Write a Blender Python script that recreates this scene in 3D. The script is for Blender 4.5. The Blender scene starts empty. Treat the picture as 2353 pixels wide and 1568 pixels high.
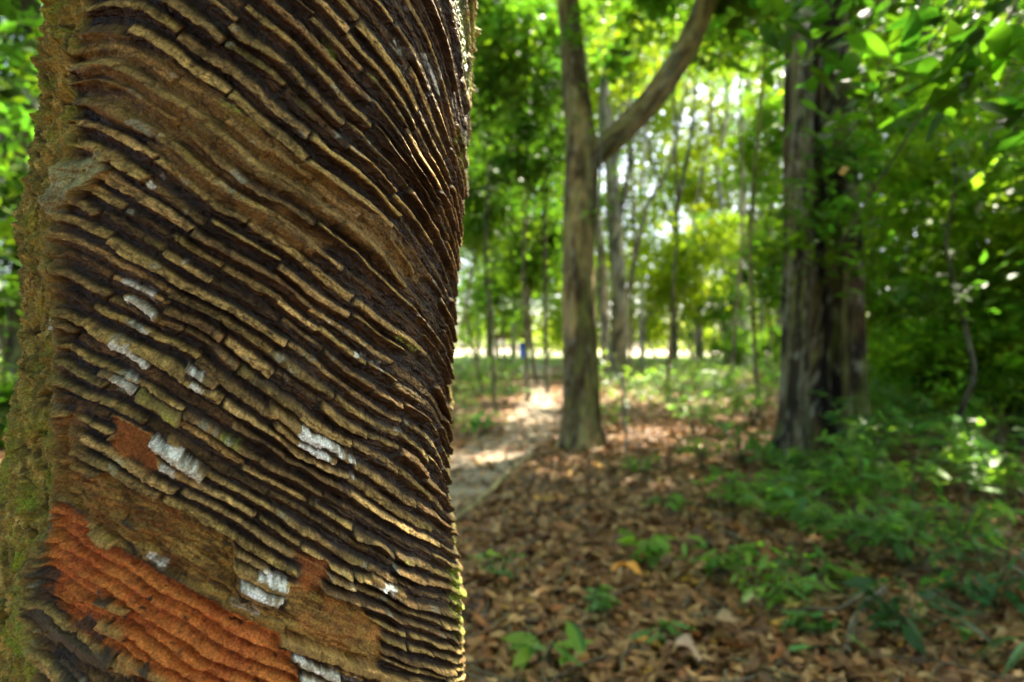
import bpy, math, random
import numpy as np
# ------------------------------------------------------------------ basics
# Photograph coordinates used below: a picture 2353 x 1568 wide; camera at the origin, 1.1 m up, looking along +Y.
PW, PH, CH, HOR = 2353.0, 1568.0, 1.1, 798.0
LENS = 22.0
F = LENS/36.0*PW
CX = PW/2
def P(px, py, d):                      # a point at depth d
    return np.array([(px-CX)/F*d, d, CH+(HOR-py)/F*d])
def G(px, py):                         # the point of the flat ground seen there
    d = CH*F/(py-HOR)
    return np.array([(px-CX)/F*d, d, 0.0])
scene = bpy.context.scene
col = scene.collection
rng = np.random.default_rng(7)
random.seed(7)

def link(o, parent=None):
    col.objects.link(o)
    if parent is not None: o.parent = parent
    return o
def tag(o, label=None, cat=None, group=None, kind=None):
    if label: o['label'] = label
    if cat: o['category'] = cat
    if group: o['group'] = group
    if kind: o['kind'] = kind
    return o
def empty(name, loc=(0,0,0), rz=0):
    o = bpy.data.objects.new(name, None)
    o.location = loc; o.rotation_euler = (0,0,rz); o.empty_display_size = .1
    return link(o)
def mesh_obj(name, V, Q, mat, parent=None, colors=None, smooth=False, extra=None):
    """V (n,3), Q (m,k) faces of k corners, colors (n,3) per vertex"""
    V = np.asarray(V, dtype=np.float32); Q = np.asarray(Q, dtype=np.int32)
    me = bpy.data.meshes.new(name)
    n, m, k = len(V), len(Q), Q.shape[1]
    me.vertices.add(n); me.vertices.foreach_set('co', V.ravel())
    me.loops.add(m*k); me.loops.foreach_set('vertex_index', Q.ravel())
    me.polygons.add(m)
    me.polygons.foreach_set('loop_start', np.arange(0, m*k, k, dtype=np.int32))
    me.polygons.foreach_set('loop_total', np.full(m, k, dtype=np.int32))
    if smooth: me.polygons.foreach_set('use_smooth', np.ones(m, dtype=bool))
    me.update(calc_edges=True)
    if colors is not None:
        a = me.attributes.new('tint', 'FLOAT_COLOR', 'POINT')
        c = np.ones((n,4), dtype=np.float32); c[:,:3] = colors
        a.data.foreach_set('color', c.ravel())
    if extra:
        for key, arr in extra.items():
            a = me.attributes.new(key, 'FLOAT', 'POINT')
            a.data.foreach_set('value', np.asarray(arr, dtype=np.float32))
    me.materials.append(mat)
    o = bpy.data.objects.new(name, me)
    return link(o, parent)

# ------------------------------------------------------------------ noise
_T = np.random.default_rng(11).random((256,256)).astype(np.float32)
def vnoise(x, y, seed=0):
    x = np.asarray(x, dtype=np.float32)+seed*17.31; y = np.asarray(y, dtype=np.float32)+seed*9.77
    xi = np.floor(x).astype(np.int32); yi = np.floor(y).astype(np.int32)
    fx = x-xi; fy = y-yi
    fx = fx*fx*(3-2*fx); fy = fy*fy*(3-2*fy)
    x0 = xi & 255; x1 = (xi+1) & 255; y0 = yi & 255; y1 = (yi+1) & 255
    a = _T[y0,x0]; b = _T[y0,x1]; c = _T[y1,x0]; d = _T[y1,x1]
    return (a+(b-a)*fx)*(1-fy)+(c+(d-c)*fx)*fy          # 0..1
def fbm(x, y, seed=0, oct=4, gain=.5):
    s = 0; a = 1; t = 0
    for i in range(oct):
        s = s+a*(vnoise(x*2**i, y*2**i, seed+i*3)-.5); t += a; a *= gain
    return s/t*2                                        # about -1..1
def hsh(a, b, seed=0):
    a = np.asarray(a).astype(np.int64); b = np.asarray(b).astype(np.int64)
    h = (a*73856093) ^ (b*19349663) ^ (seed*83492791+12345)
    h = (h ^ (h >> 13))*1274126177
    h = h ^ (h >> 16)
    return ((h & 0xFFFF)/65535.0).astype(np.float32)
def sstep(a, b, x):
    t = np.clip((x-a)/(b-a), 0, 1); return t*t*(3-2*t)

# ------------------------------------------------------------------ material helpers
def new_mat(name):
    m = bpy.data.materials.new(name); m.use_nodes = True
    nt = m.node_tree; nt.nodes.clear()
    return m, nt
def N(nt, typ, **kw):
    n = nt.nodes.new(typ)
    for k, v in kw.items(): setattr(n, k, v)
    return n
def leaf_mat(name, gloss=.45, trans=.55, tgain=(1.9,2.0,.8), spec=.3):
    """leaf: reflecting side coloured by the leaf's own tint, part of the light passes through"""
    m, nt = new_mat(name); L = nt.links.new
    at = N(nt, 'ShaderNodeAttribute', attribute_name='tint')
    b = N(nt, 'ShaderNodeBsdfPrincipled'); b.inputs['Roughness'].default_value = gloss
    b.inputs['Specular IOR Level'].default_value = spec
    L(at.outputs['Color'], b.inputs['Base Color'])
    tr = N(nt, 'ShaderNodeBsdfTranslucent')
    mul = N(nt, 'ShaderNodeVectorMath', operation='MULTIPLY'); mul.inputs[1].default_value = tgain
    L(at.outputs['Color'], mul.inputs[0]); L(mul.outputs[0], tr.inputs['Color'])
    mx = N(nt, 'ShaderNodeMixShader'); mx.inputs[0].default_value = trans
    L(b.outputs[0], mx.inputs[1]); L(tr.outputs[0], mx.inputs[2])
    o = N(nt, 'ShaderNodeOutputMaterial'); L(mx.outputs[0], o.inputs['Surface'])
    return m
def tint_mat(name, rough=.85, bump=.3, bscale=60, spec=.2, nvar=.35, nscale=30, bdist=.002, vscale=(1,1,1)):
    """surface coloured by its own vertex tint, mottled and bumpy"""
    m, nt = new_mat(name); L = nt.links.new
    at = N(nt, 'ShaderNodeAttribute', attribute_name='tint')
    tc = N(nt, 'ShaderNodeTexCoord')
    mp = N(nt, 'ShaderNodeMapping'); mp.inputs['Scale'].default_value = vscale
    L(tc.outputs['Object'], mp.inputs['Vector'])
    no = N(nt, 'ShaderNodeTexNoise'); no.inputs['Scale'].default_value = nscale; no.inputs['Detail'].default_value = 6
    L(mp.outputs[0], no.inputs['Vector'])
    mr = N(nt, 'ShaderNodeMapRange'); mr.inputs['From Min'].default_value = .25; mr.inputs['From Max'].default_value = .75
    mr.inputs['To Min'].default_value = 1-nvar; mr.inputs['To Max'].default_value = 1+nvar
    L(no.outputs['Fac'], mr.inputs['Value'])
    mul = N(nt, 'ShaderNodeVectorMath', operation='SCALE')
    L(at.outputs['Color'], mul.inputs[0]); L(mr.outputs[0], mul.inputs['Scale'])
    b = N(nt, 'ShaderNodeBsdfPrincipled'); b.inputs['Roughness'].default_value = rough
    b.inputs['Specular IOR Level'].default_value = spec
    L(mul.outputs[0], b.inputs['Base Color'])
    nb = N(nt, 'ShaderNodeTexNoise'); nb.inputs['Scale'].default_value = bscale; nb.inputs['Detail'].default_value = 8
    L(mp.outputs[0], nb.inputs['Vector'])
    bp = N(nt, 'ShaderNodeBump'); bp.inputs['Strength'].default_value = bump; bp.inputs['Distance'].default_value = bdist
    L(nb.outputs['Fac'], bp.inputs['Height']); L(bp.outputs[0], b.inputs['Normal'])
    o = N(nt, 'ShaderNodeOutputMaterial'); L(b.outputs[0], o.inputs['Surface'])
    return m
# ------------------------------------------------------------------ the near rubber tree
D0 = 0.60
SIL = [(-120,108,1090),(0,108,1086),(100,108,1082),(200,104,1080),(300,94,1076),(400,78,1070),(500,58,1062),(560,45,1058),
       (650,46,1052),(750,57,1045),(805,58,1041),(850,36,1038),(913,29,1034),(1034,14,1032),(1150,2,1032),(1300,-8,1048),
       (1400,-14,1058),(1568,-22,1064),(1750,-40,1075)]
zs_, cxs, cys, rs = [], [], [], []
for (y, xl, xr) in SIL:
    al, ar = math.atan((xl-CX)/F), math.atan((xr-CX)/F)
    a, b = (al+ar)/2, (ar-al)/2
    t = D0*math.cos(b)
    z = CH+(HOR-y)/F*t*.9
    zs_.append(z); cxs.append(D0*math.sin(a)); cys.append(D0*math.cos(a)); rs.append(D0*math.sin(b)-.0035)
ordr = np.argsort(zs_)
zs_ = np.array(zs_)[ordr]; cxs = np.array(cxs)[ordr]; cys = np.array(cys)[ordr]; rs = np.array(rs)[ordr]
zs_ = np.concatenate([[0,.15,.5], zs_, [2.2,4.5,8.5]])
cxs = np.concatenate([[cxs[0]-.02]*3, cxs, [cxs[-1]]*3])
cys = np.concatenate([[cys[0]]*3, cys, [cys[-1]]*3])
rs = np.concatenate([[.27,.215,rs[0]+.008], rs, [.15,.125,.08]])
def axis(z): return np.interp(z, zs_, cxs), np.interp(z, zs_, cys), np.interp(z, zs_, rs)
R0 = .16
def surf(th, z, h=0):
    x, y, r = axis(z)
    return x+(r+h)*np.sin(th), y-(r+h)*np.cos(th), z
def inv(px, py):                       # picture point -> (theta, z) on the trunk
    u = (np.asarray(px, float)-CX)/F; v = (HOR-np.asarray(py, float))/F
    y = np.full(u.shape, .42)
    for _ in range(12):
        z = CH+v*y
        ax, ay, r = axis(z)
        A = u*u+1; B = -2*(ax*u+ay); C = ax*ax+ay*ay-r*r
        disc = np.maximum(B*B-4*A*C, 0)
        y = (-B-np.sqrt(disc))/(2*A)
    z = CH+v*y
    ax, ay, r = axis(z)
    return np.arctan2(u*y-ax, -(y-ay)), z

# curves along the tapping cuts, followed on the photograph
CUR = [
 [(586,145),(702,237),(797,363),(926,481)], [(748,99),(797,185),(880,264),(956,340),(995,420),(1018,520)],
 [(926,20),(956,115),(1008,211),(1044,330)], [(290,59),(336,96),(405,130),(488,191),(541,237),(574,254)],
 [(350,20),(430,70),(520,135),(600,205),(680,290),(760,370),(850,460),(930,560)],
 [(214,115),(363,198),(429,250),(574,310),(649,360),(702,395),(797,450),(863,500),(930,570)],
 [(244,251),(343,307),(409,343),(574,455),(700,540),(800,620),(890,710),(960,800)], [(247,346),(310,363),(389,400),(445,435),(574,520)],
 [(165,524),(264,566),(336,603),(429,649),(521,695),(574,750)], [(185,606),(257,649),(307,679),(369,731)],
 [(165,715),(211,748),(264,774),(307,807),(356,837),(409,863)], [(162,814),(214,840),(270,860),(323,890),(373,932),(425,959),(574,1012)],
 [(181,890),(264,919),(330,956),(389,985),(455,1012)], [(517,517),(626,572),(745,645),(827,710),(903,775),(979,850)],
 [(642,728),(718,778),(794,830),(834,867),(870,905)], [(616,834),(731,886),(804,936),(946,1031)], [(682,969),(781,1031)],
 [(959,919),(985,975),(1015,1025)], [(544,1078),(687,1143),(769,1191),(851,1225),(939,1286),(1004,1324)],
 [(687,1238),(735,1272),(824,1306),(892,1341),(936,1360),(994,1392)], [(636,1467),(721,1490),(800,1516),(939,1565)],
 [(221,1048),(347,1106),(443,1153),(545,1218)], [(204,1259),(307,1327),(409,1382),(545,1450),(640,1500)],
 [(99,1385),(136,1436),(191,1477),(259,1511)], [(960,1490),(1000,1500),(1045,1502)], [(1000,1400),(1050,1425)], [(1000,560),(1030,640),(1045,720)],
 [(1000,1120),(1035,1175)], [(1005,760),(1035,840)],
 [(410,105),(500,165),(615,260),(780,420),(900,500)], [(600,200),(700,300),(810,400),(930,510)], [(195,470),(340,580)], [(240,400),(350,485)], [(370,665),(450,715),(540,780)],
 [(450,440),(540,525),(625,575),(690,620),(750,665),(850,740)], [(625,475),(740,565),(850,650),(975,750)], [(595,999),(675,1054),(800,1144),(875,1209)], [(555,1024),(690,1129),(780,1204)],
 [(350,1104),(450,1174),(545,1254)], [(750,784),(870,850),(975,940),(1030,1010)], [(480,1129),(595,1199),(740,1290),(870,1370)], [(740,1304),(870,1384),(1000,1460)], [(210,1349),(310,1429),(450,1509),(550,1564)],
 [(220,640),(330,710),(450,790),(560,870)], [(200,960),(300,1015),(420,1085),(520,1150)], [(560,640),(700,740),(860,860),(980,950)], [(600,700),(740,800),(880,905),(1000,1010)],
]
def basis(th, z):
    X = (th-.35)/1.3; Y = (z-1.12)/.36
    return np.stack([X**i*Y**j for i in range(8) for j in range(8-i)], -1), X, Y
rows, rhs = [], []
def dz_row(th, z, e=1e-3):
    return (basis(th, z+e)[0]-basis(th, z-e)[0])/(2*e)
for c in CUR:
    c = np.array(c, float)
    tt = np.linspace(0, len(c)-1, 3*len(c)); cc = np.stack([np.interp(tt, np.arange(len(c)), c[:,i]) for i in (0,1)], 1)
    th, z = inv(cc[:,0], cc[:,1]); B, _, _ = basis(th, z)
    d = B[1:]-B[:-1]; rows.append(d*18.0); rhs.append(np.zeros(len(d)))
    d = B[1:]-B[:1]; rows.append(d*7.0); rhs.append(np.zeros(len(d)))
for px in range(120, 1060, 60):
    for py in range(-100, 1701, 60):
        th, z = inv(np.array([px]), np.array([py]))
        dep = axis(z)[1]-axis(z)[2]*np.cos(th)
        pitch = 38 if py < 500 else 35
        if px > 850 and py > 1150: pitch = 29
        if px < 350 and py < 350: pitch = 42
        if px > 950 and py < 500: pitch = 50
        rows.append(dz_row(th, z)*.07); rhs.append(-np.array([F/(pitch*dep[0])])*.07)
rows.append(basis(np.array([0.35]), np.array([1.12]))[0]); rhs.append(np.array([0.]))
Am = np.concatenate(rows); bm = np.concatenate(rhs)
Am = np.concatenate([Am, np.eye(Am.shape[1])*.02]); bm = np.concatenate([bm, np.zeros(Am.shape[1])])
COEF = np.linalg.lstsq(Am, bm, rcond=None)[0]
TH_LO, TH_HI = float(inv(np.array([100.]), np.array([700.]))[0][0]), float(inv(np.array([1040.]), np.array([700.]))[0][0])
def phase(th, z):
    thc = np.clip(th, TH_LO, TH_HI+.12); zc = np.clip(z, .80, 1.44)
    out = np.zeros(th.shape, np.float32)
    X = ((thc-.35)/1.3).astype(np.float32); Y = ((zc-1.12)/.36).astype(np.float32)
    k = 0
    for i in range(8):
        for j in range(8-i):
            out += np.float32(COEF[k])*X**i*Y**j; k += 1
    return out-(z-zc)*75-(thc-th)*6

# dense grid
tha = np.concatenate([np.linspace(-1.30, 1.98, 1180), np.linspace(1.98, 2*math.pi-1.30, 120)[1:-1]])
za = np.concatenate([np.linspace(-.05, .76, 130)[:-1], np.linspace(.76, 1.47, 1350), np.linspace(1.47, 8.2, 300)[1:]])
TH, ZZ = np.meshgrid(tha, za); nz, nt_ = TH.shape
TH = TH.ravel(); ZZ = ZZ.ravel()
sx, sy, sz = surf(TH, ZZ)
PX = (CX+sx/sy*F).astype(np.float32); PY = (HOR-(sz-CH)/sy*F).astype(np.float32)
TH = TH.astype(np.float32); ZZ = ZZ.astype(np.float32)
facing = ((np.sin(TH)*(-sx)+(-np.cos(TH))*(-sy)) > 0)
S = TH*R0
mm_s, mm_z = S*1000, ZZ*1000                           # millimetres round and up the trunk

jx = fbm(mm_s/11, mm_z/11, 3, 5, .7)*12; jy = fbm(mm_s/11, mm_z/11, 5, 5, .7)*12
QX, QY = PX+jx, PY+jy                                  # ragged coordinates for patch outlines
def poly(pts, soft=6.0, grow=0.0, raw=False):
    """1 inside the outline, 0 outside, only on the side that faces the path"""
    p = np.array(pts, np.float32); out = np.zeros(len(TH), np.float32)
    X_, Y_ = (PX, PY) if raw else (QX, QY)
    lo, hi = p.min(0)-40, p.max(0)+40
    sel = np.nonzero(facing & (X_ > lo[0]) & (X_ < hi[0]) & (Y_ > lo[1]) & (Y_ < hi[1]))[0]
    x, y = X_[sel], Y_[sel]; d2 = np.full(len(sel), 1e9, np.float32); ins = np.zeros(len(sel), bool)
    for i in range(len(p)):
        a, b = p[i], p[(i+1) % len(p)]; e = b-a
        t = np.clip(((x-a[0])*e[0]+(y-a[1])*e[1])/(e@e+1e-9), 0, 1)
        d2 = np.minimum(d2, (x-a[0]-t*e[0])**2+(y-a[1]-t*e[1])**2)
        c = ((a[1] > y) != (b[1] > y))
        xi = e[0]*(y-a[1])/(e[1] if abs(e[1]) > 1e-6 else 1e-6)+a[0]
        ins ^= c & (x < xi)
    sd = np.where(ins, 1, -1)*np.sqrt(d2)+grow
    out[sel] = sstep(-soft, soft, sd)
    return out
def caps(x1, y1, x2, y2, w, soft=2.5, rag=.5):
    out = np.zeros(len(TH), np.float32)
    X_, Y_ = PX+jx*rag, PY+jy*rag
    sel = np.nonzero(facing & (X_ > min(x1,x2)-w-6) & (X_ < max(x1,x2)+w+6) & (Y_ > min(y1,y2)-w-6) & (Y_ < max(y1,y2)+w+6))[0]
    ex, ey = x2-x1, y2-y1; L = math.hypot(ex, ey)+1e-6; ex /= L; ey /= L
    dx, dy = X_[sel]-x1, Y_[sel]-y1
    u = dx*ex+dy*ey; v = -dx*ey+dy*ex
    out[sel] = sstep(-soft, soft, w-np.abs(v))*sstep(-soft, soft, u)*sstep(-soft, soft, L-u)
    return out
# seam between old bark and tapping panel
seam = np.array([(-120,225),(0,212),(100,200),(180,180),(250,190),(320,200),(370,180),(430,138),(470,138),(520,146),(600,146),(700,152),(850,150),(960,146),
  (1080,135),(1150,128),(1230,115),(1300,102),(1400,94),(1480,105),(1568,118),(1700,125)], float)
seamx = np.interp(PY+fbm(mm_s/8, mm_z/8, 8, 2)*6, seam[:,0], seam[:,1]).astype(np.float32)
sd = (PX+fbm(mm_s/12, mm_z/12, 9, 3)*14-seamx)
panel = sstep(-8, 8, sd)
panel = np.where(TH < TH_LO-.05, 0, panel)             # round the left side
panel = panel*(1-sstep(TH_HI+.06, TH_HI+.26, TH+fbm(mm_s/20, mm_z/30, 4, 3)*.08+.10*sstep(1.20,1.42,ZZ)))
panel = panel*sstep(.66,.74,ZZ)*(1-sstep(1.55,1.65,ZZ))
seamr = np.exp(-(sd/14)**2)*(PY > 440)*facing*sstep(.70,.78,ZZ)

phi = phase(TH, ZZ)*1.34
phi = phi+.60*fbm(mm_s/75, mm_z/75, 21, 3)+.12*fbm(mm_s/26, mm_z/26, 22, 3)+.045*fbm(mm_s/4, mm_z/4, 23, 2)
k = np.floor(phi); t = phi-k
q = (mm_s*.8-mm_z*.62)
cl = 30+85*hsh(k, 0, 1)
uq = q/cl+hsh(k, 1, 2)*20
c0 = np.floor(uq); f0 = uq-c0
jl = .30*(hsh(k, c0, 3)-.5); jr = 1+.30*(hsh(k, c0+1, 3)-.5)
cc_ = np.where(f0 < jl, c0-1, np.where(f0 >= jr, c0+1, c0))
dl = np.minimum(np.abs(f0-jl), np.abs(f0-jr))*cl       # mm to the nearest break
edge = np.where(np.abs(f0-jl) < np.abs(f0-jr), c0, c0+1)
flt = (hsh(k, cc_, 12)-.5)*.42                          # each broken piece sits a little off its neighbours
t = np.clip(t+flt*np.clip(np.minimum(t, 1-t)*4, 0, 1)+(hsh(k, cc_, 13)-.5)*.34*(uq-cc_-.5)*np.clip(np.minimum(t, 1-t)*4, 0, 1), 0, .999)
r1, r2, r3, r4 = (hsh(k, cc_, s_) for s_ in (5,6,7,8))
strong = hsh(k, edge, 9)
crack = np.exp(-((dl+fbm(mm_s/3, mm_z/3, 31, 2)*.9)/(.55+.9*strong))**2)*(strong > .22)
# profile of one cut: rises out of the groove, pale outer lip, dark under-face
w = .10+.24*r1*r1+.10*sstep(-.3,.6,fbm(mm_s/50,mm_z/50,43,2))                                         # lip width
t1 = .15+.10*r2
ramp = np.clip(t/t1, 0, 1); ramp = ramp*ramp*(3-2*ramp)
lipf = np.clip((t-t1)/w, 0, 1)
und = np.clip((t-t1-w)/(.92-t1-w+.001), 0, 1)
h = ramp*(.72+.28*lipf)*(1-und**.8)
n_l = fbm(q/7, phi*2.2, 33, 3)
lip = sstep(t1*.35, t1*.95, t)*(1-sstep(t1+w-.02, t1+w+.09, t+.05*n_l))
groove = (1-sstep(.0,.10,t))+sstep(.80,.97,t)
miss = (r3 < .16).astype(np.float32)
thin = ((r3 > .16) & (r3 < .36)).astype(np.float32)
amp = (.0046+.0036*r4)*(1-.65*miss)*(1-.38*thin)
amp = amp*(.72+.45*sstep(-.5,.6,fbm(mm_s/60, mm_z/60, 41, 2)))
flow_fib = fbm(q/12, phi*5.0, 35, 4)                   # grain along the cut
fine1 = fbm(q/4.5, phi*9, 37, 4)
cr2 = np.exp(-((vnoise(q/9+fbm(mm_s/5,mm_z/5,38,2)*.6, phi*1.1+fbm(mm_s/7,mm_z/7,39,2)*.4, 40)-.5)/.028)**2)   # fine checks across the grain
cr3 = np.exp(-((vnoise(q/26, phi*4.2+fbm(q/9,phi,44,2)*.8, 45)-.5)/.035)**2)                               # fine checks along the grain
chk = np.clip(cr2+cr3, 0, 1)
H_strip = amp*h*(1-.75*crack)+(.0006+.0011*(1-lip))*flow_fib+.0007*fine1-.0009*chk+.0008*fbm(mm_s/2.0, mm_z/2.0, 36, 3)

# patches
healed = poly([(195,70),(285,70),(336,112),(405,140),(488,205),(574,268),(650,335),(760,415),(870,500),(930,570),(975,640),(930,640),(830,560),(720,490),(620,425),(480,350),(380,315),(240,270),(190,200)], 14)*.58
healed2 = poly([(350,330),(450,350),(640,470),(760,560),(700,590),(560,500),(420,420)], 12)*.55
tanband = poly([(120,960),(165,960),(175,1040),(185,1110),(250,1085),(345,1130),(440,1185),(530,1245),(548,1310),(548,1372),(620,1392),(700,1440),(840,1505),(800,1512),(640,1462),(560,1410),(480,1362),(400,1318),(270,1255),(200,1192),(135,1130)], 5)
red = poly([(132,1145),(200,1200),(270,1262),(400,1325),(480,1368),(560,1412),(640,1462),(668,1500),(690,1568),(705,1700),(340,1700),(330,1568),(300,1525),(250,1490),(190,1450),(150,1400),(112,1370),(115,1300),(130,1220)], 5)
orange2 = np.maximum(poly([(262,955),(300,972),(352,1000),(362,1040),(372,1085),(340,1076),(318,1052),(285,1050),(255,1022),(272,1000)], 8), poly([(672,1262),(715,1275),(752,1290),(748,1318),(722,1340),(738,1362),(700,1362),(684,1330),(694,1300)], 11)*.8)
tanor = poly([(660,1335),(760,1362),(820,1392),(868,1440),(872,1500),(860,1535),(800,1505),(700,1455),(655,1400)], 8)
dirtcol = poly([(150,960),(185,930),(205,1060),(230,1130),(190,1150),(140,1140)], 8)
smooth_p = np.clip(healed+healed2, 0, 1)
flat_p = np.clip(np.maximum(np.maximum(red, tanband), np.maximum(orange2, tanor)), 0, 1)
# soft ridges of the healed bark and of the bare wood
ph2 = phi*.60+.25*fbm(mm_s/30, mm_z/30, 51, 3)
soft = .0095*(.5+.5*np.sin(ph2*2*math.pi*.85))**1.2+.0022*fbm(q/22, phi*2.5, 52, 4)+.0016*fbm(mm_s/3, mm_z/3, 53, 4)
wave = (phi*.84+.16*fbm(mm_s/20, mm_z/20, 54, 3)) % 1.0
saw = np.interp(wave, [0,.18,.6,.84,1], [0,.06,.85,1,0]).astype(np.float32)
redr = .0095*saw*(.6+.6*fbm(q/30, phi, 55, 2))+.0018*fbm(mm_s/3.2, mm_z/2.4, 56, 4)+.0016*fbm(mm_s/9, mm_z/9, 57, 3)-.0045
tanr = .0052*fbm(q/20, phi*1.5, 58, 4)+.0016*fbm(mm_s/4, mm_z/3, 59, 4)-.0012*chk-.0010
H = H_strip*(1-smooth_p)+smooth_p*(soft*.9+.25*H_strip)
H = H*(1-flat_p)
H = H+red*redr+(1-red)*tanband*tanr+(1-np.maximum(red, tanband))*np.maximum(orange2*(tanr-.0022+.0012*fbm(mm_s/3,mm_z/3,73,3)), tanor*(tanr+.0006))
# old bark
def ridged(x, y, seed, oct=4):
    s = 0; a = 1; tt = 0
    for i in range(oct):
        s = s+a*(1-np.abs(vnoise(x*2**i, y*2**i, seed+i)*2-1)*1.6); tt += a; a *= .55
    return s/tt
wx = fbm(mm_s/30, mm_z/30, 61, 2)*8; wz = fbm(mm_s/30, mm_z/30, 62, 2)*8
sl = mm_s*.94+mm_z*.34+wx; tl = -mm_s*.34+mm_z*.94+wz
bark = .0060*ridged(sl/13, tl/24, 63, 4)+.0050*fbm(sl/6.5, tl/9, 64, 4)+.0075*fbm(sl/24, tl/32, 69, 3)+.0016*fbm(mm_s/1.8, mm_z/1.8, 65, 3)
crk = np.exp(-(np.abs(vnoise(sl/13, tl/26, 66)-.5)/.035)**2)
bark = bark-.0035*crk
up_ = sstep(1.22,1.30,ZZ)                              # upper bark is lumpier and flaky
bark = bark+up_*.0085*fbm(sl/11, tl/10, 67, 4)
H = H*panel+(1-panel)*bark+.0045*seamr*(1+.5*fbm(mm_s/6, mm_z/9, 68, 3))
# the lump where two panels meet, and a few loose or standing pieces
lump = poly([(128,470),(130,420),(165,380),(205,362),(245,348),(258,380),(225,415),(200,440),(170,470),(140,500)], 10)
H = H*(1-.7*lump)+lump*(.0085+.0050*fbm(mm_s/7, mm_z/7, 71, 4)+.0015*fbm(mm_s/2, mm_z/2, 72, 3))
blocks = [(556,1322,640,1368,11,.0085),(545,1290,655,1345,10,.0058),(545,1342,622,1390,8,.0045),(228,1374,300,1410,8,.0058),(236,1425,296,1460,11,.0070),(215,1215,268,1250,6,.0062),
          (640,1470,735,1494,9,.0075),(735,1494,930,1568,9,.0075),(668,1500,770,1545,9,.0068),(690,1545,800,1590,9,.006),(99,1385,136,1436,12,.006),(136,1436,191,1477,12,.006),(191,1477,262,1512,10,.006),
          (265,1565,350,1600,12,.006),(275,1510,390,1568,9,.005),(395,1000,422,1048,8,.004)]
blocks += [(620,932,790,1034,7.5,.0074),(630,968,762,1048,6.5,.0068),(840,1312,920,1358,8,.0065),(240,764,357,834,8,.0066),(360,1004,472,1084,9,.0072),(432,838,500,872,6,.006),(443,867,500,898,5,.0058),(240,845,322,889,8,.0064),(300,678,372,735,6,.0058),(326,894,422,956,9,.0066)]
bmask = np.zeros(len(TH), np.float32); btop = np.zeros(len(TH), np.float32); bside = np.zeros(len(TH), np.float32)
for (x1,y1,x2,y2,w_,hh) in blocks:
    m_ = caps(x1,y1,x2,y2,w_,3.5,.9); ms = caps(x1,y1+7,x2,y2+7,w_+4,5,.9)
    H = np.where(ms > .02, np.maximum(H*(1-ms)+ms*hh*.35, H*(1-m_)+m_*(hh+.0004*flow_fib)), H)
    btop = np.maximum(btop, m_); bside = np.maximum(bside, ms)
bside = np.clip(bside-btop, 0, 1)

# colours of the stuff itself (albedo), plus shade painted in the bare wood valleys
def C(r, g, b): return np.array([r, g, b], np.float32)
def mixc(a, b, m): return a*(1-m[:,None])+b*m[:,None]
n1 = fbm(mm_s/14, mm_z/14, 81, 4); n2 = fbm(mm_s/2.5, mm_z/2.5, 82, 3); n3 = fbm(mm_s/60, mm_z/60, 83, 3)
base = np.ones((len(TH),1), np.float32)
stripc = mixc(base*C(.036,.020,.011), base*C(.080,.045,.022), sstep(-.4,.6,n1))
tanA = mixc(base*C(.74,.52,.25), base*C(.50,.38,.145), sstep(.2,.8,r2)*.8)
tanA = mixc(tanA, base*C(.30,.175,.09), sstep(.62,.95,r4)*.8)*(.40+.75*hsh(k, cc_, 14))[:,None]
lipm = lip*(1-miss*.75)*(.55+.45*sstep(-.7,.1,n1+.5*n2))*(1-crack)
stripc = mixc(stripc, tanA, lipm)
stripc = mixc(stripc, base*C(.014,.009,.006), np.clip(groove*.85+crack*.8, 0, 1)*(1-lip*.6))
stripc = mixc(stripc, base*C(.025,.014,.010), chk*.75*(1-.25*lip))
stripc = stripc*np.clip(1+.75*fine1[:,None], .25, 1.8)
stripc = mixc(stripc, base*C(.19,.20,.06), sstep(.25,.75,fbm(mm_s/25, mm_z/25, 84, 4))*.40*lip)   # olive algae
softc = mixc(base*C(.50,.34,.135), base*C(.26,.175,.05), sstep(-.3,.5,n1+.3*n2))
softc = mixc(softc, base*C(.06,.035,.018), chk*.6)
softc = mixc(softc, base*C(.09,.045,.022), sstep(.12,.55,fbm(q/20, phi*2.2, 85, 4))*.85)
tanc = mixc(base*C(.46,.30,.095), base*C(.19,.105,.035), sstep(-.3,.4,fbm(q/16, phi*2.2, 86, 4)))
tanc = mixc(tanc, base*C(.05,.03,.02), sstep(.42,.62,fbm(q/9, phi*3.5, 87, 4))*.8)
tanc = mixc(tanc, base*C(.07,.035,.018), chk*.55)
tanc = mixc(tanc, base*C(.30,.12,.03), sstep(.0,.7,fbm(mm_s/22, mm_z/22, 88, 3))*.5)
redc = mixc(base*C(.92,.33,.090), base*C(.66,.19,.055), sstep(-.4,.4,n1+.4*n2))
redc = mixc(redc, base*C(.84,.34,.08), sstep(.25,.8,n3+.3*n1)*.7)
redc = mixc(redc, base*C(.20,.045,.018), (1-saw)**2*.5)  # shade between the ridges put into the colour
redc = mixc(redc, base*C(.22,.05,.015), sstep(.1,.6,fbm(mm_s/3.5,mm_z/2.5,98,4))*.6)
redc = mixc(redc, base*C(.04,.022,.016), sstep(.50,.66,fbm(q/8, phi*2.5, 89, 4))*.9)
barkc = mixc(base*C(.33,.27,.085), base*C(.17,.15,.042), sstep(-.5,.4,fbm(sl/10, tl/12, 90, 4)))
barkc = mixc(barkc, base*C(.58,.48,.19), sstep(.0,.6,fbm(sl/5, tl/8, 91, 4))*(.6+.3*sstep(1.1,.95,ZZ)))
barkc = mixc(barkc, base*C(.035,.025,.014), np.clip(crk*.8+sstep(-.15,-.55,fbm(sl/6.5, tl/9, 64, 4))*.75, 0, 1))
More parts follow.
